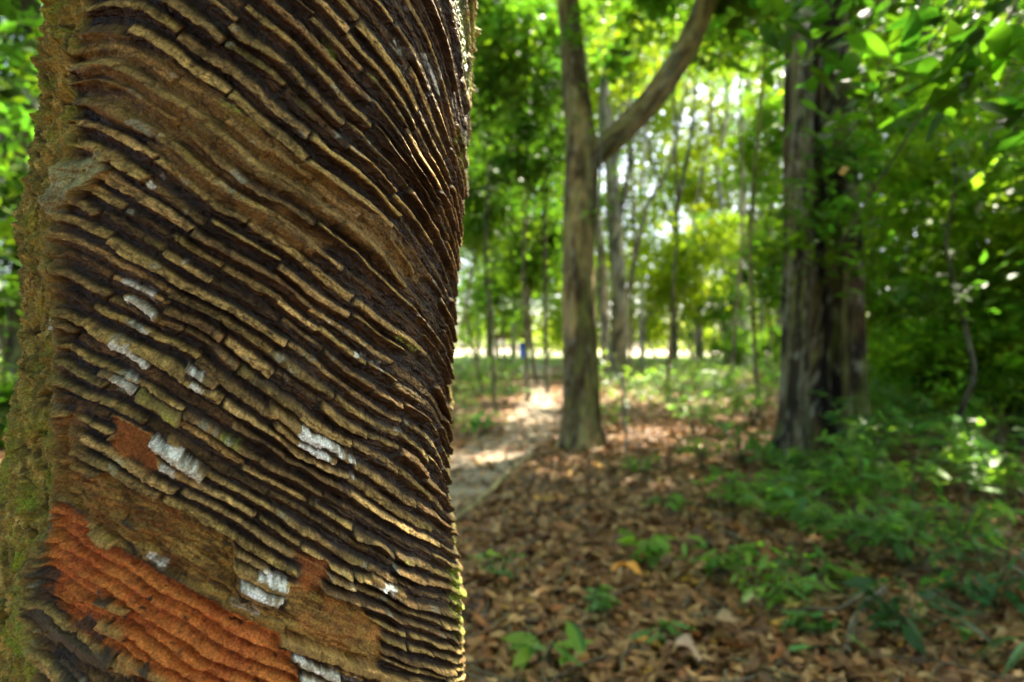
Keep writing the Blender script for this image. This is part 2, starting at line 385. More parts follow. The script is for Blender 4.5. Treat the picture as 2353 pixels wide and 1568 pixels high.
mossm = sstep(.0,.5,fbm(mm_s/18, mm_z/18, 93, 4)+.25*n2)*sstep(1.12,.92,ZZ)*.95+sstep(.1,.6,fbm(mm_s/14, mm_z/14, 94, 4))*.45
barkc = mixc(barkc, base*C(.24,.33,.035), np.clip(mossm*1.35, 0, 1)*(1-crk*.5))
rightside = sstep(TH_HI-.25, TH_HI+.1, TH)*(TH < 3)
barkc = mixc(barkc, base*C(.26,.27,.07), rightside*(.35+.45*sstep(-.3,.5,n1)))
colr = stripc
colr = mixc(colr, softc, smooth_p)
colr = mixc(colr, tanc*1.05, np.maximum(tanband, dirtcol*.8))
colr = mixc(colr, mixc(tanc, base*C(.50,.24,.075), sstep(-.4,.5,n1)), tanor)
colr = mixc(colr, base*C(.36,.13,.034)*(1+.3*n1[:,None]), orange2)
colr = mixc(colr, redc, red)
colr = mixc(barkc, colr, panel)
colr = mixc(colr, base*C(.25,.19,.085), seamr*.55*(1+.4*n2))
colr = mixc(colr, base*C(.42,.42,.26)*(1+.35*n1[:,None]), lump)
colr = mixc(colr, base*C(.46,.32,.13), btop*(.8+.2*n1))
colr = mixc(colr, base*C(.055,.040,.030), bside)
darkbits = np.zeros(len(TH), np.float32)
for a in [(99,1385,136,1436,13),(136,1436,191,1477,13),(191,1477,262,1512,11),(215,1360,262,1384,7),(105,1300,125,1340,10),(180,1420,235,1470,12),(278,1240,318,1272,6),(285,1195,322,1222,6),(505,1238,520,1260,5),(330,1520,350,1568,8),(140,1490,200,1568,18),(110,1345,125,1380,9)]:
    darkbits = np.maximum(darkbits, caps(*a, soft=4, rag=1.2))
colr = mixc(colr, base*C(.045,.042,.045), darkbits*.85)
# pale lichen and dried latex on the lips
colr = colr*mixc(base*C(.92,.83,.55), base*C(.72,.65,.46), np.clip(panel,0,1))
WH = [(685,973,781,1028,9,1),(683,1002,752,1042,8,1),(790,1037,815,1056,5,.9),(797,1083,812,1093,5,.85),(721,1034,752,1048,4,.6),(556,1322,638,1367,11,1),(597,1298,655,1332,9,1),(865,1327,893,1345,8,1),
 (716,1138,738,1150,4,.7),(670,1498,762,1540,7,.75),(762,1540,834,1564,6,.8),(690,1545,740,1568,7,.7),(530,1376,600,1414,7,.5),(342,1279,386,1300,7,.65),(262,779,312,806,9,.7),(312,808,357,836,8,.65),
 (307,684,368,734,6,.75),(293,642,362,676,8,.7),(340,668,364,700,7,.75),(307,741,348,762,5,.75),(268,860,322,888,9,.75),(300,847,328,866,4,.7),(432,837,470,852,6,.8),(443,866,474,882,5,.85),(402,858,414,870,6,.7),
 (124,738,128,762,7,.7),(360,1004,416,1036,11,.85),(416,1036,470,1088,7,.7),(376,1068,412,1086,7,.75),(806,808,818,814,5,.85),(826,815,838,821,5,.9),(857,824,872,842,6,.9),(903,977,927,993,6,.55),(343,422,363,440,9,.75),(374,398,384,408,7,.8),
 (913,148,934,180,6,.5),(956,125,1010,208,7,.6),(980,125,1006,178,8,.6),(906,92,940,134,5,.55),(925,14,934,28,7,.5),(752,735,760,742,3,.6),(712,731,718,737,3,.8),(426,598,438,606,3,.5)]
liponly = np.clip(lip*1.3+btop+red*.5+tanband*.6+(1-panel), .2, 1)
wm = np.zeros(len(TH), np.float32)
for (x1,y1,x2,y2,w_,s_) in WH: wm = np.maximum(wm, caps(x1,y1,x2,y2,w_,2.6,1.3)*s_)
wm = wm*np.where(btop > .3, 1, liponly)*(.45+.55*sstep(-.45,.0,n2+.5*n1))*(1-.6*chk)
colr = mixc(colr, base*C(.80,.83,.76)*(1+.12*n2[:,None]), wm*(1-.8*crack))
gsp = sstep(.42,.56,fbm(mm_s/16, mm_z/10, 97, 4))*lip*.35
colr = mixc(colr, base*C(.42,.46,.36), gsp*panel*(1-flat_p))
YG = [(326,893,380,930,9,.5),(380,930,422,955,8,.55),(508,997,554,1018,8,.4),(913,768,952,804,4,.8),(916,1272,932,1292,6,.7),(1036,1300,1062,1480,12,.85),(511,240,561,262,10,.75),(520,262,600,300,8,.4),(1056,300,1060,420,8,.3),(1060,0,1082,230,14,.45),(740,95,770,140,5,.4),(850,170,870,195,4,.7)]
gm = np.zeros(len(TH), np.float32)
for (x1,y1,x2,y2,w_,s_) in YG: gm = np.maximum(gm, caps(x1,y1,x2,y2,w_,5,1.8)*s_)
gm = gm*(.35+.65*sstep(-.2,.25,n1+.4*n2))
colr = mixc(colr, base*C(.30,.38,.05), gm)
colr = np.clip(colr*(1+.34*n2[:,None]+.16*n1[:,None])*(1+.30*fbm(mm_s/1.1, mm_z/1.1, 99, 2)[:,None]), .004, .9)
wet = np.clip(.78-.32*(1-lip)*panel*(1-smooth_p)*(1-flat_p), .3, 1)
wet = np.where(darkbits > .4, .45, wet)

# overhang: the lips lean down over the groove below them
lean = (.25+.60*sstep(-.4,.5,fbm(mm_s/35, mm_z/35, 42, 2)))*panel*(1-smooth_p)*(1-flat_p)
x_, y_, _ = surf(TH, ZZ, H)
z_ = ZZ-lean*H
VT = np.stack([x_, y_, z_], 1)
ii = np.arange(nz-1)[:,None]*nt_; jj = np.arange(nt_)[None,:]; j2 = (jj+1) % nt_
QD = np.stack([ii+jj, ii+j2, ii+nt_+j2, ii+nt_+jj], -1).reshape(-1,4)

def trunk_mat():
    m, nt = new_mat('rubber_bark'); L = nt.links.new
    at = N(nt, 'ShaderNodeAttribute', attribute_name='tint'); rg = N(nt, 'ShaderNodeAttribute', attribute_name='rough')
    tc = N(nt, 'ShaderNodeTexCoord')
    no = N(nt, 'ShaderNodeTexNoise'); no.inputs['Scale'].default_value = 700; no.inputs['Detail'].default_value = 5
    L(tc.outputs['Object'], no.inputs['Vector'])
    mr = N(nt, 'ShaderNodeMapRange'); mr.inputs['From Min'].default_value = .3; mr.inputs['From Max'].default_value = .7
    mr.inputs['To Min'].default_value = .55; mr.inputs['To Max'].default_value = 1.40
    L(no.outputs['Fac'], mr.inputs['Value'])
    mul = N(nt, 'ShaderNodeVectorMath', operation='SCALE'); L(at.outputs['Color'], mul.inputs[0]); L(mr.outputs[0], mul.inputs['Scale'])
    b = N(nt, 'ShaderNodeBsdfPrincipled'); b.inputs['Specular IOR Level'].default_value = .3
    L(mul.outputs[0], b.inputs['Base Color']); L(rg.outputs['Fac'], b.inputs['Roughness'])
    nb = N(nt, 'ShaderNodeTexNoise'); nb.inputs['Scale'].default_value = 420; nb.inputs['Detail'].default_value = 7; nb.inputs['Roughness'].default_value = .65
    L(tc.outputs['Object'], nb.inputs['Vector'])
    bp = N(nt, 'ShaderNodeBump'); bp.inputs['Strength'].default_value = .7; bp.inputs['Distance'].default_value = .002
    L(nb.outputs['Fac'], bp.inputs['Height']); L(bp.outputs[0], b.inputs['Normal'])
    o = N(nt, 'ShaderNodeOutputMaterial'); L(b.outputs[0], o.inputs['Surface'])
    return m
M_trunk = trunk_mat()
rubber = empty('rubber_tree', (float(cxs[0]), float(cys[0]), 0))
tag(rubber, 'tapped rubber tree in front, its trunk covered in slanting cut ridges with an orange patch', 'tree')
# split the skin: old bark, tapping panel, bare orange wood
cls = np.zeros(len(TH), np.int8); cls[panel > .5] = 1; cls[(red > .5) & (btop < .5) & (bside < .5)] = 2
fcls = cls[QD[:,0]]
off = np.array([cxs[0], cys[0], 0], np.float32)
def sub(name, sel, label=None):
    Q = QD[sel]; ids, invx = np.unique(Q, return_inverse=True)
    o = mesh_obj(name, VT[ids]-off, invx.reshape(Q.shape), M_trunk, rubber, colr[ids], True, {'rough': wet[ids]})
    if label: o['label'] = label
    return o
sub('trunk', fcls == 0, 'mossy olive brown old bark')
sub('tapping_panel', fcls == 1, 'dark panel of slanting tan ridges left by tapping')
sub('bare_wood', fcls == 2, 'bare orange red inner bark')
# ------------------------------------------------------------------ plants
M_leaf = leaf_mat('green_leaf')
M_far = leaf_mat('far_leaf', gloss=.75, trans=.55, spec=.08)
M_bark = tint_mat('smooth_bark', rough=.85, bump=.8, bscale=35, nvar=.45, nscale=9, bdist=.02, vscale=(1,1,.8))
M_litter = leaf_mat('dry_leaf', gloss=.6, trans=.12, tgain=(1.1,1,.8))
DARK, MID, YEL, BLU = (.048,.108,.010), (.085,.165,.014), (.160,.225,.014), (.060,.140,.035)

def tints(n, base, var=.35, r=rng):
    b = np.array(base, np.float32)
    v = np.exp(r.normal(0, var, (n,1))).astype(np.float32)
    hue = r.normal(0, .16, (n,1)).astype(np.float32)
    c = b*v*np.concatenate([1+hue, 1+hue*.15, 1-hue], 1)
    return np.clip(c, .004, .75)
def norm(a): return a/(np.linalg.norm(a, axis=-1, keepdims=True)+1e-9)
def leaf_geo(cen, ln, wd, tint, r=rng, flat=.55, droop=.25, fold=.15, dirs=None):
    """folded leaves: 5 corners, 2 faces each"""
    n = len(cen)
    nrm = r.normal(0, 1, (n,3)); nrm[:,2] = np.abs(nrm[:,2])+flat*2.2; nrm = norm(nrm)
    d = r.normal(0, 1, (n,3)) if dirs is None else dirs+r.normal(0, .25, (n,3))
    d = d-nrm*(d*nrm).sum(1, keepdims=True); d = norm(d); d[:,2] -= droop*r.random(n); d = norm(d)
    s = np.cross(nrm, d); s = norm(s); nrm = np.cross(d, s)
    ln = np.broadcast_to(ln, (n,))[:,None]; wd = np.broadcast_to(wd, (n,))[:,None]
    base = cen-d*ln*.5; tip = cen+d*ln*.5-nrm*ln*.12*r.random((n,1))
    mid = cen-nrm*wd*fold
    V = np.stack([base, cen+s*wd*.5-d*ln*.05, tip, cen-s*wd*.5-d*ln*.05, mid], 1).reshape(-1,3)
    k = np.arange(n)[:,None]*5
    Q = np.concatenate([k+[0,4,2,1], k+[0,3,2,4]], 0)
    return V, Q, np.repeat(tint, 5, axis=0)
def curl_leaf(cen, ln, wd, tint, r=rng, flat=1.1, droop=.1, curl=.5, dirs=None, tiltz=.25):
    """leaf blade of 6 faces, cupped and bent"""
    n = len(cen)
    nrm = r.normal(0, 1, (n,3)); nrm[:,2] = np.abs(nrm[:,2])+flat*2.2; nrm = norm(nrm)
    d = r.normal(0, 1, (n,3)) if dirs is None else dirs+r.normal(0, .2, (n,3))
    d = d-nrm*(d*nrm).sum(1, keepdims=True); d = norm(d); d[:,2] -= droop*r.random(n); d = norm(d)
    s = norm(np.cross(nrm, d)); nrm = np.cross(d, s)
    ln = np.broadcast_to(ln, (n,)); wd = np.broadcast_to(wd, (n,))
    cu = curl*r.normal(.35, .6, n); be = r.normal(0, .9, n)*tiltz; tw = r.normal(0,.35,n)
    V = np.zeros((n,12,3))
    for a, (t_, w_) in enumerate([(-.5,.06),(-.18,.95),(.2,.80),(.5,.04)]):
        for b, u_ in enumerate([-1,0,1]):
            hgt = cu*wd*.5*w_*u_*u_+be*ln*(t_*t_*1.6)+tw*wd*.4*t_*u_
            V[:,a*3+b] = cen+d*(ln*t_)[:,None]+s*(wd*.5*w_*u_)[:,None]+nrm*hgt[:,None]
    k = np.arange(n)[:,None]*12
    Q = np.concatenate([k+[a*3+b, a*3+b+1, a*3+b+4, a*3+b+3] for a in range(3) for b in range(2)], 0)
    return V.reshape(-1,3), Q, np.repeat(tint, 12, axis=0)
def merge(parts):
    V, Q, T, o = [], [], [], 0
    for v, q, t_ in parts:
        V.append(v); Q.append(q+o); T.append(t_); o += len(v)
    return np.concatenate(V), np.concatenate(Q), np.concatenate(T)
def clump_cloud(cen, rad, n, nc, ln, tint, var=.35, r=rng, spread=.17, shell=.5):
    """leaves gathered on twigs through an ellipsoid"""
    cen = np.array(cen, float); rad = np.array(rad, float)
    u = norm(r.normal(0, 1, (nc,3)))*(shell+(1-shell)*r.random((nc,1)))**.6
    cc = cen+u*rad
    idx = r.integers(0, nc, n)
    sp = spread*(.5+r.random(nc))*rad.min()
    p = cc[idx]+r.normal(0, 1, (n,3))*sp[idx][:,None]*np.array([1,1,.6])
    tv = tints(nc, tint, .25, r)[idx]*np.exp(r.normal(0, var*.7, (n,1)))
    l = ln*np.exp(r.normal(0, .25, n))
    return leaf_geo(p, l, l*(.36+.12*r.random(n)), np.clip(tv, .004, .7), r), cc
def tube(pts, rad, sides=10, tint=(.12,.10,.07), bump=.06, r=rng, res=None, flute=None, seed=1):
    pts = np.array(pts, float); rad = np.array(rad, float)
    L = np.concatenate([[0], np.cumsum(np.linalg.norm(np.diff(pts, axis=0), axis=1))])
    n = res or max(4, int(L[-1]/max(rad.mean()*1.2, .03)))
    n = min(n, 320); tt = np.linspace(0, L[-1], n)
    # smooth path
    p = np.stack([np.interp(tt, L, pts[:,i]) for i in range(3)], 1); rr = np.interp(tt, L, rad)
    ker = max(1, n//(len(pts)*2))
    for _ in range(ker):
        p[1:-1] = (p[:-2]+2*p[1:-1]+p[2:])/4; 
    tg = norm(np.gradient(p, axis=0)); up = np.tile(np.array([0,1.,0]) if abs(tg[0,2]) > .6 else np.array([0,0,1.]), (n,1))
    a = norm(np.cross(up, tg)); b = np.cross(tg, a)
    th = np.arange(sides)/sides*2*math.pi
    T_, I = np.meshgrid(th, np.arange(n)); Lh = tt[I]
    R = rr[I]*(1+bump*fbm(np.cos(T_)*2+5+Lh*0, np.sin(T_)*2+Lh/(rr.mean()*6+.02), seed, 3)*1.6)
    if flute is not None: R = flute(T_, Lh, R)
    V = p[I]+R[...,None]*(np.cos(T_)[...,None]*a[I]+np.sin(T_)[...,None]*b[I])
    i0 = np.arange(n-1)[:,None]*sides; j = np.arange(sides)[None,:]; j2 = (j+1) % sides
    Q = np.stack([i0+j, i0+j2, i0+sides+j2, i0+sides+j], -1).reshape(-1,4)
    nn = fbm(np.cos(T_)*1.5+3, np.sin(T_)*1.5+Lh*1.6, seed+5, 4)[...,None]
    nn2 = fbm(np.cos(T_)*3+9, np.sin(T_)*3+Lh*4, seed+9, 3)[...,None]
    pa = sstep(-.12,.22,nn+.5*nn2); tc = np.array(tint)*(.38+1.05*pa)*np.clip(1+.7*nn2, .4, 1.8)
    spt = sstep(.22,.42,fbm(np.cos(T_)*7+2, np.sin(T_)*7+Lh*8, seed+15, 3))[...,None]*.6
    tc = tc*(1-spt)+np.array([.26,.26,.19])*spt
    green = np.clip(nn2*1.9-.05, 0, .65)
    tc = tc*(1-green)+np.array([.12,.145,.030])*green
    return V.reshape(-1,3), Q, np.clip(tc.reshape(-1,3), .01, .7)
def build(name, parts, mat, parent=None, smooth=False):
    V, Q, T = merge(parts)
    if parent is not None: V = V-np.array(parent.location)
    return mesh_obj(name, V, Q, mat, parent, T, smooth)
def copy_tree(o, loc=None, rz=None, sc=None, **kw):
    c = o.copy(); col.objects.link(c)
    for ch in list(o.children):
        d = ch.copy(); col.objects.link(d); d.parent = c
        for g_ in ch.children:
            e = g_.copy(); col.objects.link(e); e.parent = d
    if loc is not None: c.location = loc
    if rz is not None: c.rotation_euler = (0,0,rz)
    if sc is not None: c.scale = (sc,sc,sc)
    tag(c, **kw); return c

def X(px, d): return (px-CX)/F*d
def Zy(py, d): return CH+(HOR-py)/F*d

# --- the forked tree beside the path
d = 1.1*F/(1034-HOR)
o = empty('forked_tree', (X(1335,d), d, 0)); tag(o, 'mottled straight tree beside the path, forking into a slanting bough', 'tree')
def Pd(px, py, dd=d): return (X(px,dd), dd, Zy(py,dd))
pw = d/F
def footflare(T_, Lh, R): return R*(1+.38*np.exp(-Lh/.16)*(1+.55*np.cos(T_*4+.8)))
tr = tube([Pd(1336,1040),Pd(1334,900),Pd(1331,700),Pd(1330,600),Pd(1336,420),Pd(1336,330),Pd(1322,200),Pd(1308,60),Pd(1298,-60),Pd(1290,-500),Pd(1280,-900)],
          [46*pw,42*pw,38*pw,36*pw,38*pw,36*pw,30*pw,26*pw,24*pw,18*pw,6*pw], 64, (.23,.165,.070), .09, res=260, flute=footflare, seed=4)
bo = tube([Pd(1342,400),Pd(1372,352),Pd(1420,310),Pd(1470,262),Pd(1520,200),Pd(1568,130),Pd(1610,40),Pd(1650,-80),Pd(1720,-300)],
          [22*pw,27*pw,28*pw,28*pw,29*pw,28*pw,26*pw,24*pw,15*pw], 40, (.21,.155,.070), .07, res=120, seed=14)
build('trunk', [tr], M_bark, o, True); build('bough', [bo], M_bark, o, True)
lf = []
for c_, r_, n_ in [((X(1500,d)+.3,d-.4,6.6),(2.0,1.8,1.1),7000), ((X(1280,d)-.4,d+.6,7.6),(2.2,2.0,1.4),8000), ((X(1750,d),d-.3,5.4),(1.0,1.2,.7),2600)]:
    g_, _ = clump_cloud(c_, r_, n_, 60, .15, MID); lf.append(g_)
sp_ = [clump_cloud(P(px,py,dd), (.24,.24,.17), n_, 9, .11, MID, spread=.3)[0] for px,py,dd,n_ in [(1335,60,6.2,60),(1390,170,6.3,70),(1440,90,6.2,40),(1370,500,6.5,22),(1300,300,6.3,30),(1120,50,6.0,160),(1150,330,6.4,120)]]
build('crown', lf+sp_, M_leaf, o)
o = empty('liana', Pd(1376,240,d-.35)); tag(o, 'thin grey liana hanging in a slack curve beside the forked tree', 'vine')
build('vine_stem', [tube([Pd(1392,150,d-.3),Pd(1378,240,d-.35),Pd(1382,380,d-.4),Pd(1372,560,d-.45),Pd(1380,730,d-.5),Pd(1405,820,d-.5),Pd(1432,890,d-.5),Pd(1437,1000,d-.5),Pd(1440,1042,d-.5)],
    [.014,.016,.013,.012,.013,.015,.015,.013,.012], 8, (.20,.19,.16), .1)], M_bark, o, True)

# --- the big fluted tree on the right
d = 1.1*F/(1075-HOR); pw = d/F
o = empty('fluted_tree', (X(1888,d), d, 0)); tag(o, 'thick fluted tree with deep dark folds among ferny seedlings', 'tree')
def fl(T_, Lh, R):
    f = 1+.26*np.cos(3*T_+2.4+.12*Lh)+.13*np.cos(8*T_+1+.2*Lh)
    f = f-.34*np.exp(-((T_-4.75)/.26)**2)
    return R*f*(1+.50*np.exp(-Lh/.30)*(.6+.6*np.cos(3*T_+2.4)))
tr = tube([Pd(1888,1085,d),Pd(1890,900,d),Pd(1888,600,d),Pd(1880,300,d),Pd(1875,100,d),Pd(1870,-200,d),Pd(1860,-900,d)],
          [76*pw,70*pw,67*pw,60*pw,54*pw,46*pw,30*pw], 110, (.055,.036,.020), .07, res=260, flute=fl, seed=31)
build('trunk', [tr], M_bark, o, True)
st = tube([Pd(1826,1085,d-.32),Pd(1832,900,d-.32),Pd(1836,700,d-.30),Pd(1840,400,d-.28),Pd(1842,150,d-.25),Pd(1850,-200,d-.2)], [28*pw,25*pw,25*pw,24*pw,22*pw,14*pw], 40, (.085,.066,.038), .10, res=200, seed=37)
build('side_stem', [st], M_bark, o, True)
st = tube([Pd(1960,1060,d-.25),Pd(1952,900,d-.2),Pd(1945,600,d-.2),Pd(1935,300,d-.15),Pd(1925,0,d-.1)], [22*pw,19*pw,19*pw,17*pw,14*pw], 16, (.10,.066,.036), .08, seed=39)
build('side_stem', [st], M_bark, o, True)
ro = tube([Pd(1955,985,d-.1),Pd(1990,1045,d-.2),Pd(2060,1110,d-.45),Pd(2135,1172,d-.75),Pd(2200,1230,d-.95)], [.10,.085,.07,.055,.03], 14, (.07,.05,.035), .12, seed=41)
build('root', [ro], M_bark, o, True)
lf = [clump_cloud((X(1888,d)+.2,d,6.6),(2.3,2.1,1.5),5500,60,.15,MID)[0], clump_cloud((3.6,7.4,7.2),(2.2,2.0,1.0),7000,60,.16,MID)[0], clump_cloud((4.8,5.0,6.8),(1.8,1.8,.9),5000,50,.15,MID)[0], clump_cloud((1.9,8.4,7.6),(1.8,1.8,.9),5000,50,.16,MID)[0], clump_cloud((X(1700,d)+1.2,d+.7,5.0),(1.2,1.0,.6),2200,30,.13,MID)[0]]  # outlying clouds added out of view to keep sun off the ground
build('crown', lf, M_leaf, o)

# --- near rubber tree: foliage overhead
lf = []
for c_, r_, n_ in [((-.9,-.2,5.8),(2.4,2.0,1.2),9000), ((.8,1.2,6.6),(2.0,1.8,1.2),7000), ((-1.8,1.8,6.4),(1.8,1.8,1.2),5000)]:
    g_, cc_ = clump_cloud(c_, r_, n_, 60, .15, MID); lf.append(g_)
build('crown', lf, M_leaf, rubber)
lb = []
for e_ in [(-.9,-.6,5.6),(.8,1.0,6.3),(-1.7,1.6,6.2)]:
    lb.append(tube([(float(cxs[-1]),float(cys[-1]),4.2),((e_[0]+float(cxs[-1]))/2,(e_[1]+.6)/2,5.2),e_],[.09,.06,.03],10,(.2,.16,.1)))
build('branch', lb, M_bark, rubber, True)

# --- slim trees of the wood: (base px, ground row, [(px,row)...], widths px, tint, label)
SL = [
 (1420,872,[(1418,700),(1412,500),(1404,330),(1388,150),(1374,-60),(1365,-300)],[46,36,34,30,20,14,6],(.21,.17,.11),'grey brown trunk standing just behind the forked tree', [(1405,420,1438,200,1475,60,1500,-120,16),(1412,560,1450,380,1440,100,1452,-100,13)]),
 (1392,868,[(1385,700),(1372,560),(1362,420),(1350,200),(1345,-100)],[22,18,16,15,12,8],(.46,.36,.24),'slanting pale stem leaning between the forked tree and the grey brown trunk', []),
 (1551,850,[(1553,700),(1560,560),(1563,470),(1580,330),(1600,100),(1610,-80)],[18,14,13,11,9,8,5],(.06,.055,.04),'thin dark sapling trunk with a fork against the bright clearing', [(1560,560,1540,500,1520,420,1490,300,9)]),
 (1672,842,[(1668,700),(1658,560),(1655,400),(1662,250),(1655,-60)],[15,13,12,12,10,7],(.48,.42,.31),'slender pale trunk left of the stumpy dark trunk', []),
 (1704,845,[(1702,740),(1696,620),(1690,560),(1706,440),(1716,300),(1722,120),(1735,-80)],[58,48,40,24,20,18,18,12],(.44,.39,.29),'pale stem rising from a thick dark foot, right of the clearing', []),
 (1748,842,[(1750,700),(1765,560),(1772,400),(1765,200),(1780,-50)],[13,12,10,9,8,6],(.10,.09,.06),'thin dark trunk left of the fluted tree', []),
 (1180,846,[(1181,740),(1184,600),(1192,450),(1178,300),(1190,150),(1185,-60)],[16,14,13,12,11,10,6],(.44,.34,.22),'slim tan trunk in line with the red roofed shelter', [(1188,520,1240,430,1290,400,1310,330,6)]),
 (1121,846,[(1124,700),(1128,560),(1120,400),(1135,200),(1130,-60)],[13,12,12,10,9,6],(.15,.11,.07),'brown trunk left of the slim tan trunk', []),
 (1098,840,[(1097,700),(1092,560),(1100,300),(1096,-40)],[9,8,8,7,5],(.12,.10,.07),'very thin trunk next to the near tapped trunk', []),
 (1257,908,[(1256,780),(1254,640),(1250,500),(1262,300),(1255,60),(1262,-150)],[10,9,9,8,7,6,4],(.07,.06,.045),'very thin dark sapling left of the forked tree', []),
 (1608,838,[(1606,740),(1598,640),(1610,480),(1630,300),(1640,0)],[22,18,16,12,10,8],(.26,.19,.14),'reddish trunk at the far edge of the wood', [(1602,660,1640,600,1665,520,1700,380,8)]),
 (1436,866,[(1438,690),(1462,560),(1488,470),(1530,400),(1560,300),(1600,120)],[12,10,10,9,8,7,5],(.16,.12,.08),'thin stem bending right from the foot of the grey brown trunk', []),
 (2138,930,[(2140,700),(2138,500),(2136,330),(2138,180),(2140,20),(2142,-150)],[36,32,30,29,28,26,18],(.38,.33,.24),'pale sunlit trunk seen through leaves on the right', []),
 (2078,912,[(2080,700),(2084,520),(2078,300),(2076,80),(2070,-80)],[22,20,20,19,18,12],(.36,.31,.22),'narrower pale trunk beside the sunlit one', []),
 (2345,1010,[(2343,850),(2348,650),(2340,450),(2352,200),(2350,-100)],[46,40,38,36,32,24],(.14,.10,.065),'brown trunk at the right border of the wood', []),
 (2212,1105,[(2208,1000),(2200,860),(2205,760),(2190,560),(2200,400)],[14,13,12,10,8,5],(.05,.04,.03),'dark sapling stem in the shrubs right of the fluted tree', []),
 (2092,880,[(2100,700),(2096,560),(2108,430),(2120,330),(2100,200)],[16,15,14,13,10,6],(.07,.05,.035),'dark crooked stem behind the shrubs', []),
 (46,985,[(48,700),(52,480),(50,330),(60,150),(55,-100)],[60,54,52,50,46,40],(.06,.05,.035),'dark trunk left of the near tapped trunk', []),
 (1475,846,[(1474,700),(1470,560),(1484,300),(1478,130),(1492,-60)],[12,11,10,10,9,6],(.50,.43,.33),'straight pale trunk in the middle distance behind the bough', []),
 (1780,858,[(1782,700),(1786,560),(1778,330),(1790,100)],[16,14,13,12,9],(.16,.13,.09),'trunk half hidden by the left edge of the fluted tree', []),
]
tree_objs = []
for i, (bx, by, path, wd, tn, lab, br) in enumerate(SL):
    dd = 1.1*F/(by-HOR); dd = min(dd, 34); pw = dd/F
    r_ = np.random.default_rng(100+i)
    o = empty('slim_tree', (X(bx,dd), dd, 0)); tag(o, lab, 'tree', 'trees of the wood')
    pts = [(X(bx,dd),dd,-.05)]+[(X(px,dd),dd+r_.normal(0,.02*dd),Zy(py,dd)) for px,py in path]
    top = pts[-1]; pts.append((top[0]+r_.normal(0,.5), top[1], top[2]+2))
    rd = [w_*pw/2 for w_ in wd]+[.02]
    parts = [tube(pts, rd, 12, tn, .08, seed=60+i)]
    for b_ in br:
        bp = [(X(b_[j],dd),dd+.1*j,Zy(b_[j+1],dd)) for j in range(0,8,2)]
        parts.append(tube(bp, [b_[8]*pw/2*s_ for s_ in (1,.9,.8,.6)], 10, tn, .08, seed=90+i))
    build('trunk', parts, M_bark, o, True)
    hh = top[2]
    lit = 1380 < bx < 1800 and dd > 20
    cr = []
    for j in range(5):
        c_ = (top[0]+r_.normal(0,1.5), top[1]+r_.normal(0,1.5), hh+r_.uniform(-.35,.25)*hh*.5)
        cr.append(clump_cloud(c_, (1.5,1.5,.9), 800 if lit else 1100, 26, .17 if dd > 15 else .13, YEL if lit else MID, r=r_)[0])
    build('crown', cr, M_leaf, o)

